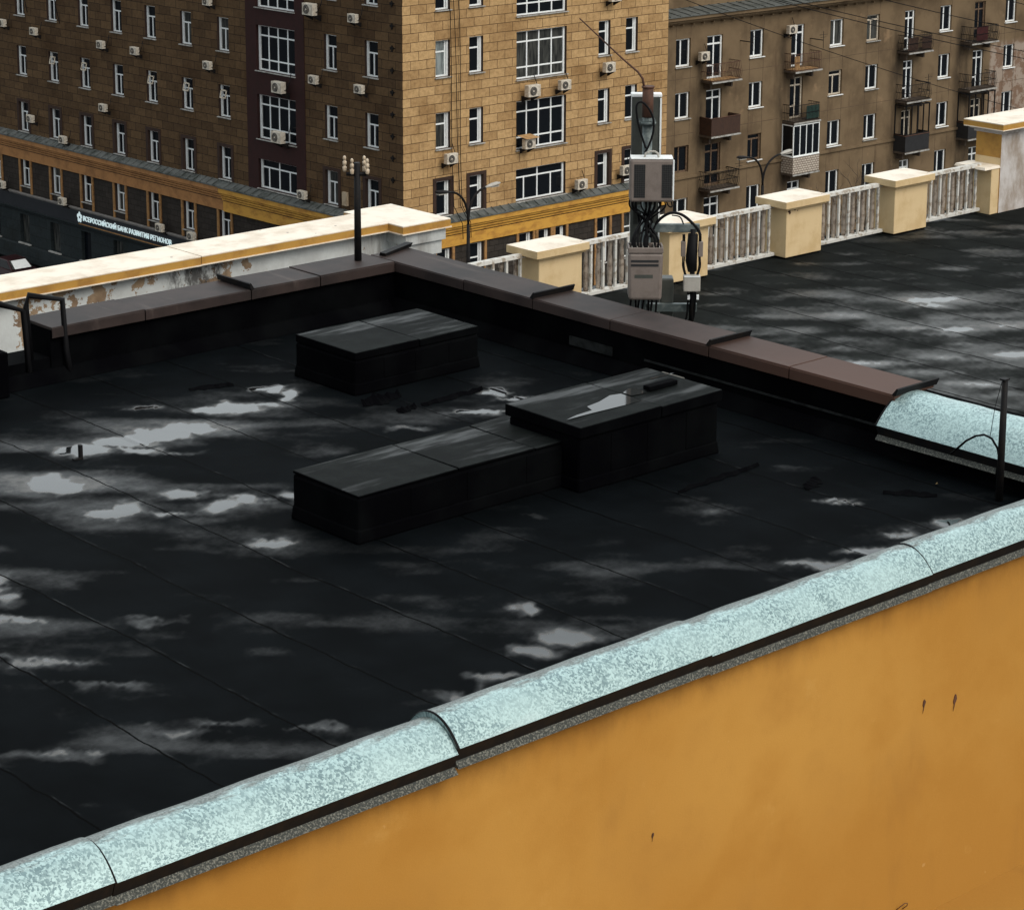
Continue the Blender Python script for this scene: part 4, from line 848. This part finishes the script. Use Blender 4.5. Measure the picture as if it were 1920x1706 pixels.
MB().tube([(14.7, 11.495, -2.55), (14.71, 11.46, -2.51), (14.75, 11.45, -2.49), (14.8, 11.46, -2.51), (14.81, 11.47, -2.54), (14.78, 11.495, -2.57)], .004, 5).build('wire_loop', 'rust', ub)

# ------------------------------------------------------------------ roof hatches
def hatch(x0, x1, y0, y1, zt, lid, over, joints, lab, skirt=.022, water=None):
    t = thing('roof_hatch', lab, 'roof hatch', ((x0 + x1) / 2, (y0 + y1) / 2, 0), 0, 'felted roof hatches')
    cx, cy = (x0 + x1) / 2, (y0 + y1) / 2; a, b = (x1 - x0) / 2, (y1 - y0) / 2; o_ = over
    m = MB(); m.box(-a + o_, a - o_, -b + o_, b - o_, -.02, zt - lid)
    s = skirt; m.hexa([(-a + o_ - s, -b + o_ - s, -.01), (a - o_ + s, -b + o_ - s, -.01), (a - o_ + s, b - o_ + s, -.01), (-a + o_ - s, b - o_ + s, -.01), (-a + o_ - .004, -b + o_ - .004, .14), (a - o_ + .004, -b + o_ - .004, .14), (a - o_ + .004, b - o_ + .004, .14), (-a + o_ - .004, b - o_ + .004, .14)])
    m.build('curb', 'upstand', t, .03)
    for q in (-.55, -.05, .5): MB().box(a * q, a * q + .38 * a, -b + o_ - .006, -b + o_ + .01, .13, zt - lid - .03).build('felt_lap', 'upstand', t, .004)
    xs = [-a] + [j - cx for j in joints] + [a]; r2 = random.Random(x0)
    for p, q in zip(xs, xs[1:]):
        e = r2.uniform(-.012, .012)
        m = MB(); m.hexa([(p + .006, -b, zt - lid + .001), (q - .006, -b, zt - lid + .001), (q - .006, b, zt - lid + .001), (p + .006, b, zt - lid + .001), (p + .006, -b, zt + e), (q - .006, -b, zt), (q - .006, b, zt - e * .5), (p + .006, b, zt)], 0)
        lo = m.build('lid', 'lidfelt', t, .012)
        me = lo.data; me.materials.append(M['upstand'])
        for f in me.polygons:
            if f.normal.z < .5: f.material_index = 1
    return t
h1 = hatch(15.38, 17.12, 19.5, 20.55, .47, .09, .0, [16.27], 'low felted roof hatch at the back, nearest the corner of the parapets')
h3 = hatch(12.50, 15.15, 15.83, 16.78, .45, .03, .0, [13.66, 14.6], 'long felted roof hatch in front, with two joints across its lid')
h2 = hatch(14.90, 16.83, 15.55, 16.60, .65, .12, .03, [15.98], 'tall felted roof hatch with an overhanging lid and standing water on top')
def waterfilm(parent, pts, z):
    m = MB(); m.face([(x, y, z) for x, y in pts]); m.build('water_film', 'water', parent)
def blob(cx, cy, ax, ay, seed, n=30, r=.18):
    rn = random.Random(seed); ph = [rn.uniform(0, 6.28) for _ in range(4)]
    return [(cx + ax * math.cos(t) * (1 + r * math.sin(3 * t + ph[0]) + r * .6 * math.sin(7 * t + ph[1])), cy + ay * math.sin(t) * (1 + r * math.sin(2 * t + ph[2]) + r * .5 * math.sin(9 * t + ph[3]))) for t in [2 * math.pi * i / n for i in range(n)]]
waterfilm(h2, [(-.9, -.27), (-.55, -.27), (-.25, -.28), (.09, -.29), (.1, .02), (-.02, .05), (-.25, -.04), (-.45, -.08), (-.5, -.2), (-.72, -.22)], .653)
waterfilm(h2, [(.13, -.1), (.32, -.12), (.36, .06), (.28, .1), (.14, .03)], .653)
waterfilm(h2, blob(.82, .2, .16, .018, 3), .655)
m = MB(); m.box(.36, .75, -.12, -.02, .652, .70); m.build('wooden_batten', 'upstand', h2, .01)
# ------------------------------------------------------------------ small things on the roof
m = MB(); m.box(-.05, .05, -.02, .02, 0, .015); m.box(.02, .05, -.02, .02, .015, .14)
tag(m.build('metal_bracket', 'dark', loc=(11.98, 19.0 + .55, .0)), 'small black angle bracket standing in a puddle on the left of the roof', 'bracket')
def flap(x, y, L, w, rz, lab, seed, h=.03):
    rn = random.Random(seed); m = MB(); n = 12; T = []; Bt = []
    for i in range(n + 1):
        t = i / n; ww = w * (.35 + .65 * math.sin(math.pi * t)) * rn.uniform(.6, 1.2); yy = rn.uniform(-.02, .02)
        T.append([(L * (t - .5), yy - ww, .004), (L * (t - .5), yy + ww, .004 + h * rn.uniform(.4, 1))]); 
    for a, b in zip(T, T[1:]): m.face([a[0], b[0], b[1], a[1]]); m.face([a[0], b[0], (b[0][0], b[0][1] + .01, 0), (a[0][0], a[0][1] + .01, 0)])
    o = m.build('torn_felt', 'upstand', loc=(x, y, .002)); o.rotation_euler = (0, 0, rz); tag(o, lab, 'torn felt', 'lifted strips of torn roofing felt')
flap(15.45, 19.15, .55, .09, .1, 'torn felt flap curling beside the front left corner of the back hatch', 1, .09)
flap(15.45, 18.72, .3, .05, .2, 'small torn felt scrap in front of the back hatch', 2, .05)
flap(16.1, 18.75, .9, .035, .05, 'long crack of lifted felt between the back hatch and the tall hatch', 6, .04)
flap(14.4, 20.75, .5, .05, -.3, 'lifted felt strip left of the back hatch', 3)
flap(16.2, 15.0, 1.2, .03, .05, 'long lifted felt lap in front of the tall hatch', 4)
flap(16.75, 14.3, .35, .07, .4, 'ragged torn felt patch near the partition wall', 5)
flap(17.2, 13.5, .5, .06, -.9, 'lifted felt edge close to the galvanised end of the partition', 7)
for i, (x, y, z) in enumerate(((17.9, 13.1, .20), (17.6, 13.5, .02))):
    m = MB(); m.face([(-.03, 0, 0), (0, -.012, .01), (.035, 0, .0), (0, .014, .012)]); o = m.build('dry_leaf', 'leaf', loc=(x, y, z)); o.rotation_euler = (.9, .4, 1.1 * i)
    tag(o, ('dry leaf caught below the galvanised coping by the black post', 'dry leaf lying on the felt at the foot of the partition')[i], 'leaf')
# black post with wire, insulator pole, handrails
t = thing('steel_post', 'black steel post with a bent cable beside the galvanised partition coping', 'post', (17.69, 12.85, 0))
MB().tube([(0, 0, .0), (0, 0, 1.165)], [.037, .029], 8).box(-.045, .03, -.03, .03, 1.16, 1.175).build('pole', 'dark', t)
MB().tube([(-.05, .54, .33), (-.05, .37, .50), (-.04, .27, .57), (-.03, .18, .60), (-.02, .10, .58), (-.01, .04, .50), (0, .02, .40), (0, .05, .22)], .011, 6).build('cable', 'cable', t)
MB().tube([(0, .03, 1.15), (-.01, .09, .88), (-.01, .13, .58)], .003, 4).build('wire', 'cable', t)
t = thing('insulator_pole', 'black pole with four cream porcelain insulators at the corner of the roof', 'pole', (17.77, 22.45, .58))
MB().tube([(0, 0, 0), (0, 0, 1.22)], [.046, .037], 10).build('pole', 'dark', t)
m = MB(); dr = Vector((.742, -.670, 0))
m.tube([dr * -.13 + Vector((0, 0, 1.08)), dr * .13 + Vector((0, 0, 1.08))], .025, 6).build('crossarm', 'dark', t)
for k_ in (-.118, -.092, .092, .118):
    p = dr * k_ + Vector((.0, .05 * (1 if abs(k_) > .1 else -1), 0)); z = 1.10 if abs(k_) > .1 else 1.08
    MB().lathe((p.x, p.y, z), [(.012, 0), (.024, .015), (.026, .06), (.014, .07), (.014, .08), (.025, .088), (.024, .125), (.013, .135), (.013, .145), (.02, .152), (.019, .18), (.008, .195)], 14).build('insulator', 'porcelain', t)
def handrail(name, pts, lab):
    tag(MB().tube(pts, .034, 6).build(name, 'cable'), lab, 'handrail', 'handrails at the parapet gap')
handrail('handrail', [(13.50, 22.10, .0), (13.48, 22.14, .30), (13.44, 22.12, .88), (13.12, 22.28, .95), (13.085, 22.28, .82), (13.12, 22.28, .24)], 'bent black handrail loop at the gap in the left parapet')
handrail('handrail', [(13.03, 22.16, .0), (13.05, 22.28, .79), (12.79, 22.28, .90), (12.2, 22.28, 1.16)], 'black handrail leaving the picture at its left edge')
tag(MB().box(11.5, 12.60, 21.85, 22.15, 0, .50).build('vent_box', 'upstand', bevel=.02), 'low black felted box at the left edge of the roof', 'vent box')

# ================================================================== lower block with street parapet
LZ = -2.7
lb = thing('lower_block', 'lower roof block with grey wet felt beyond the partition wall', 'building')
felt_sheet('felt_roof', 18.6, 46, -2, 29.45, LZ, .11, PUD2, 'felt2', lb, .03, .34, .42, 11)
MB().box(-10, 46.2, -2.3, 29.5, GZ, LZ - .03).build('block_wall', 'ochre', lb)
MB().box(-10, 18.6, 22.66, 28.7, LZ - .02, LZ - .004).build('roof_strip', 'upstand', lb)
# white street parapet with cream cap
wp = thing('street_parapet', 'white peeling street parapet under a pale cap with an ochre drip edge', 'parapet wall')
m = MB(); m.box(0, 23.28, 28.62, 29.25, LZ - .03, -.82); m.build('wall', 'peel', wp)
m = MB(); m.box(23.28, 23.93, 28.26, 29.3, LZ - .03, -1.22); m.box(23.25, 23.99, 28.20, 29.33, -1.22, -1.0); m.box(23.22, 24.03, 28.15, 29.36, -1.0, -.82); m.build('end_pier', 'peel', wp, .006)
def capobj(parent, x0, x1, y0, y1, z, t=.11, name='cap', drip='drip', side='cream'):
    m = MB(); m.box(x0, x1, y0, y1, z - .02, z); o = m.build(name, 'cap', parent, .004)
    m = MB(); m.box(x0, x1, y0, y0 + .02, z - t, z - .02); m.box(x0, x1, y1 - .02, y1, z - t, z - .02); m.box(x1 - .02, x1, y0 + .02, y1 - .02, z - t, z - .02); m.box(x0, x0 + .02, y0 + .02, y1 - .02, z - t, z - .02)
    m.build('drip_edge', drip, o)
    m = MB(); m.box(x0 - .012, x1 + .012, y0 - .012, y0 + .02, z - t - .018, z - t); m.box(x0 - .012, x0 + .02, y0 + .02, y1 - .02, z - t - .018, z - t); m.box(x1 - .02, x1 + .012, y0 + .02, y1 - .02, z - t - .018, z - t); m.build('drip_hem', 'cap', o)
    return o
xs = [0, 10, 14.0, 19.63, 23.12]
for i, (a, b) in enumerate(zip(xs, xs[1:])):
    capobj(wp, a + .004, b - .004, 28.45 - .004 * (i % 2), 29.34, -.667 + .006 * (i % 2), .125)
capobj(wp, 23.12, 24.08, 28.09, 29.56, -.664, .125, side='cream')
# balustrade pillars
PX = [(26.43, 27.41), (29.5, 30.5), (32.53, 33.55), (35.6, 36.57)]
plab = ['cream square balustrade pillar between the white parapet end and the mast', 'cream balustrade pillar partly hidden behind the antenna mast', 'cream balustrade pillar with a small brown chip, right of the mast', 'cream balustrade pillar next to the tall stepped pier at the right']
p0 = None
for i, ((a, b), lab) in enumerate(zip(PX, plab)):
    if p0 is None:
        p0 = thing('balustrade_pillar', lab, 'pillar', (a, 28.6, LZ), 0, 'cream balustrade pillars'); w = b - a
        MB().box(0, w, 0, .56, .03, 1.0).build('shaft', 'cream', p0, .012)
        MB().box(.02, w - .02, .02, .54, -.03, .03).build('base', 'upstand', p0)
        MB().box(-.06, w + .04, -.06, .6, .92, .97).build('neck', 'cream', p0, .008)
        m = MB(); m.box(-.16, w + .05, -.13, .63, .97, 1.10); c = m.build('cap', ['cap', 'cream'], p0, .006)
        for f in c.data.polygons:
            if f.normal.z < .5: f.material_index = 1
        o = p0
    else: o = copy_tree(p0)
    o.location = (a, 28.6, LZ); o['label'] = lab
m = MB()
for (dx, dz, s) in ((.06, .90, .035), (.22, .90, .02), (.29, .875, .012), (.08, .86, .03)): m.lathe((dx, -.003, dz), [(s, 0), (s * .7, .004)], 7, axis='y')
chip = m.build('paint_chip', 'rust', [o for o in COL.objects if o.get('label') == plab[2]][0])
# railing panels
spans = [(24.0, 26.4, 'white barred railing panel at the left end of the balustrade'), (27.44, 29.47, 'white barred railing panel between the mast and the first cream pillar'), (30.53, 32.5, 'white barred railing panel just right of the antenna mast'), (33.58, 35.57, 'white barred railing panel between the two cream pillars on the right'), (36.6, 38.57, 'white barred railing panel ending at the tall stepped pier')]
for a, b, lab in spans:
    t = thing('balustrade_railing', lab, 'railing', (a, 28.9, LZ), 0, 'white railing panels of the balustrade'); L = b - a
    MB().hexa([(0, -.06, .93), (L, -.06, .93), (L, .06, .93), (0, .06, .93), (0, -.05, 1.0), (L, -.05, 1.0), (L, .05, 1.0), (0, .05, 1.0)]).build('top_rail', 'railwhite', t, .006)
    MB().box(0, L, -.06, .08, .04, .10).build('bottom_rail', 'railwhite', t, .006)
    n = int(L / .27); rn = random.Random(a)
    for i in range(n):
        x = L * (i + .5) / n; MB().box(x - .022, x + .022, -.05, -.01, .10, .93).build('bar', 'railwhite', t)
    for i in range(n):
        x = min(max(L * (i + .42) / n + rn.uniform(-.02, .02), .06), L - .06); s = rn.uniform(.85, 1.05)
        MB().lathe((x, .07, .10), [(.038, 0), (.05, .03), (.035, .07), (.048 * s, .2), (.052 * s, .32), (.038, .55), (.032, .68), (.045, .72), (.04, .78), (.038, .83)], 8).build('baluster', 'baluster', t)
# tall stepped pier at the right
t = thing('stepped_pier', 'tall ochre and white stepped pier with a pale cap where the balustrade ends', 'pier')
m = MB(); m.box(38.60, 38.88, 28.62, 29.14, LZ - .03, -1.79); m.build('side_buttress', 'pilaster', t, .01); m_ = t.children[0]; m_.data.materials[0] = M['cream']
MB().hexa([(38.36, 28.60, -1.79), (38.9, 28.60, -1.79), (38.9, 29.36, -1.79), (38.36, 29.36, -1.79), (38.38, 28.62, -1.74), (38.9, 28.62, -1.74), (38.9, 29.34, -1.74), (38.38, 29.34, -1.74)]).build('ledge', 'cap', t)
m = MB(); m.box(38.85, 40.3, 28.60, 29.22, LZ - .03, -1.12); m.box(40.3, 44, 28.74, 29.22, LZ - .03, -1.0); sh = m.build('shaft', ['pierwall', 'drip'], t, .006)
for f in sh.data.polygons:
    if f.normal.x < -.5 and f.center.x < 39: f.material_index = 1
MB().box(38.845, 38.849, 28.61, 29.22, -1.74, -1.60).build('flashing', 'cream', t)
m = MB(); m.box(38.80, 40.3, 28.55, 29.25, -1.12, -1.06); m.box(38.72, 40.33, 28.48, 29.29, -1.055, -.99); m.build('moulding', 'pierwall', t, .008)
capobj(t, 38.60, 42.5, 28.39, 29.36, -.87, .12)

# ================================================================== antenna mast behind the partition
am = thing('antenna_mast', 'antenna mast with a panel antenna, radio box and beige cabinet standing behind the partition wall', 'antenna mast', (19.5, 19.29, 7.2 - 9.9 * 1.0484), R(-42.087)); am.scale = (1.0484,) * 3
q = -LZ
def Lz(z): return z + q
MB().tube([(-.0, 0, .46), (0, 0, Lz(2.8))], .055, 12).build('pole', 'steel', am)
MB().tube([(.0, 0, Lz(2.78)), (0, 0, Lz(3.10))], .062, 12).lathe((0, 0, Lz(3.10)), [(.07, 0), (.07, .02)], 12).build('pole_sleeve', 'rust', am)
MB().tube([(-.042, 0, Lz(3.1)), (-.06, 0, Lz(3.2)), (-.11, 0, Lz(3.27)), (-.27, .05, Lz(3.40)), (-.75, .1, Lz(3.84))], [.014, .013, .012, .010, .007], 6).build('whip_aerial', 'rust', am)
m = MB(); m.box(-.165, .155, .16, .26, Lz(1.3), Lz(2.99)); pa = m.build('panel_antenna', 'equipdk', am, .03)
MB().box(-.175, .165, .15, .27, Lz(2.97), Lz(3.01)).build('end_cap', 'white', pa, .01)
m = MB(); m.box(.143, .162, .145, .16, Lz(1.3), Lz(2.96)); m.build('edge_strip', 'white', pa)
for z in (2.72, 1.75):
    MB().box(-.09, .09, -.07, .16, Lz(z) - .02, Lz(z) + .02).tube([(-.08, -.08, Lz(z)), (.09, -.08, Lz(z))], .018, 6).build('clamp', 'steel', am)
m = MB(); rb = (-.20, .275, -.36, -.12, Lz(1.905), Lz(2.375)); m.box(*rb); ru = m.build('radio_unit', 'equip', am, .025)
for a, b in ((-.155, -.035), (.145, .255)): MB().box(a, b, -.364, -.3605, Lz(1.955), Lz(2.32)).build('grille', 'mesh', ru)
m = MB(); m.box(-.19, .265, -.35, -.13, Lz(2.375), Lz(2.385)); m.box(.262, .279, -.362, -.345, Lz(1.93), Lz(2.37)); m.build('edge_trim', 'white', ru, .003)
MB().tube([(-.045, -.28, Lz(2.37)), (-.03, -.28, Lz(2.43)), (.02, -.28, Lz(2.45)), (.07, -.28, Lz(2.45)), (.10, -.28, Lz(2.43)), (.115, -.28, Lz(2.37))], .012, 8).build('handle', 'equiplight', ru)
m = MB(); x0, x1, y0, y1, z0, z1 = -.195, .165, -.36, -.10, Lz(.81), Lz(1.40)
m.hexa([(x0, y0, z0), (x1, y0, z0), (x1, y1, z0), (x0, y1, z0), (x0 - .01, y0 - .01, z1 - .06), (x1 + .01, y0 - .01, z1 - .06), (x1 + .01, y1, z1 - .06), (x0 - .01, y1, z1 - .06)]); cb = m.build('cabinet', 'equip', am, .03)
m = MB()
m.box(x0 - .012, x1 + .012, y0 - .012, y0 + .02, z1 - .06, z1); m.box(x0 - .012, x1 + .012, y1 - .02, y1 + .01, z1 - .06, z1); m.box(x0 - .012, x0 + .01, y0, y1, z1 - .06, z1); m.box(x1 - .01, x1 + .012, y0, y1, z1 - .06, z1); m.build('rim', 'equip', cb, .008)
m = MB()
for i in range(6): xx = x0 + .03 + i * .06; m.box(xx, xx + .006, y0 + .02, y1 - .02, z1 - .055, z1 - .005)
m.build('cooling_fin', 'equiplight', cb)
m = MB(); m.box(x0 + .02, x1 - .04, y0 - .013, y0 - .004, z1 - .16, z1 - .135); m.box(x0 + .02, x1 - .04, y0 - .013, y0 - .004, z1 - .205, z1 - .18); m.build('vent_slot', 'acdark', cb)
MB().box(x0 + .06, x0 + .26, y0 - .006, y0 - .003, z1 - .34, z1 - .30).build('data_plate', 'equipdk', cb)
m = MB(); m.box(.03, .59, -.07, -.01, Lz(1.51), Lz(1.60)); m.build('upper_arm', 'steel', am, .004)
m = MB(); m.box(.03, .575, -.07, -.01, Lz(.61), Lz(.70)); m.build('lower_arm', 'steel', am, .004)
MB().tube([(.515, -.1, Lz(.35)), (.515, -.1, Lz(1.55))], .028, 8).build('side_pole', 'dark', am)
m = MB(); m.tube([(.515, -.1, Lz(1.08)), (.50, -.1, Lz(1.2)), (.515, -.1, Lz(1.5))], [.05, .065, .055], 8); m.build('cable_bundle', 'cable', am)
m = MB(); m.box(.415, .60, -.2, -.1, Lz(.87), Lz(1.05)); sb = m.build('junction_box', 'equiplight', am, .01)
MB().box(.42, .595, -.205, -.2, Lz(1.035), Lz(1.05)).build('lid_edge', 'white', sb)
for a in (.405, .595): MB().box(a - .02, a + .03, -.14, -.08, Lz(1.25), Lz(1.42)).build('filter_box', 'equip', am, .006)
for a in (.475, .575): MB().box(a - .01, a + .015, -.15, -.12, Lz(.77), Lz(.82)).build('cable_clip', 'white', am)
m = MB(); m.box(.17, .32, .0, .2, Lz(.40), Lz(.97)); m.build('power_cabinet', 'equipdk', am, .02)
m = MB(); m.box(-.13, .10, .16, .17, Lz(1.55), Lz(1.9)); m.build('back_plate', 'equipdk', am)
def cab(name, pts, r=.012):
    P = [Vector(p) for p in pts]; out = []
    for i in range(len(P) - 1):
        a, b, c, d = P[max(i - 1, 0)], P[i], P[i + 1], P[min(i + 2, len(P) - 1)]
        for k_ in range(6):
            t = k_ / 6; out.append(.5 * ((2 * b) + (c - a) * t + (2 * a - 5 * b + 4 * c - d) * t * t + (3 * b - a - 3 * c + d) * t ** 3))
    out.append(P[-1]); MB().tube(out, r, 6).build(name, 'cable', am)
cab('cable', [(-.02, -.1, Lz(2.45)), (-.10, -.1, Lz(2.7)), (-.13, -.1, Lz(2.9)), (-.09, -.1, Lz(2.96)), (-.02, -.1, Lz(2.92)), (.05, -.1, Lz(2.8)), (.06, -.1, Lz(2.65)), (.02, -.1, Lz(2.5)), (-.03, -.1, Lz(2.4))])
rn = random.Random(12)
for i in range(13):
    a = -.19 + .36 * i / 12; b = -.16 + .28 * rn.random(); mid = rn.uniform(-.08, .08)
    cab('cable', [(a, -.24, Lz(1.92)), (a + rn.uniform(-.03, .03), -.24, Lz(1.82)), (mid, -.15 + rn.uniform(-.06, .06), Lz(1.64)), (b, -.22, Lz(1.48)), (b, -.24, Lz(1.34))], rn.choice([.009, .012, .014]))
for i in range(7):
    a = -.16 + .28 * i / 6; cab('cable', [(a, -.22, Lz(.82)), (a + rn.uniform(-.02, .02), -.2, Lz(.6)), (a * .5, -.12, Lz(.3)), (a * .3, -.1, Lz(-.3))], .012)
cab('cable', [(.05, -.06, Lz(1.45)), (.12, -.06, Lz(1.62)), (.25, -.06, Lz(1.72)), (.38, -.06, Lz(1.71)), (.50, -.06, Lz(1.62)), (.59, -.08, Lz(1.5)), (.585, -.1, Lz(1.3))], .016)
cab('cable', [(.28, -.06, Lz(1.70)), (.37, -.06, Lz(1.68)), (.41, -.06, Lz(1.6))], .008)
cab('cable', [(.39, -.06, Lz(1.70)), (.46, -.06, Lz(1.67)), (.5, -.06, Lz(1.6))], .008)
for a in (.405, .42, .585, .6): cab('cable', [(a, -.12, Lz(1.5)), (a + rn.uniform(-.01, .01), -.12, Lz(1.3)), (a, -.13, Lz(1.15)), (.5 + (a - .5) * .7, -.14, Lz(1.04))], .008)
for a in (.47, .51, .55): cab('cable', [(a, -.13, Lz(.88)), (a, -.12, Lz(.72)), (a - .03, -.1, Lz(.5)), (a - .2, -.06, Lz(.35)), (.1, 0, Lz(.25))], .011)
cab('cable', [(.20, -.2, Lz(1.91)), (.23, -.22, Lz(1.84)), (.27, -.22, Lz(1.83)), (.26, -.2, Lz(1.9))], .008)
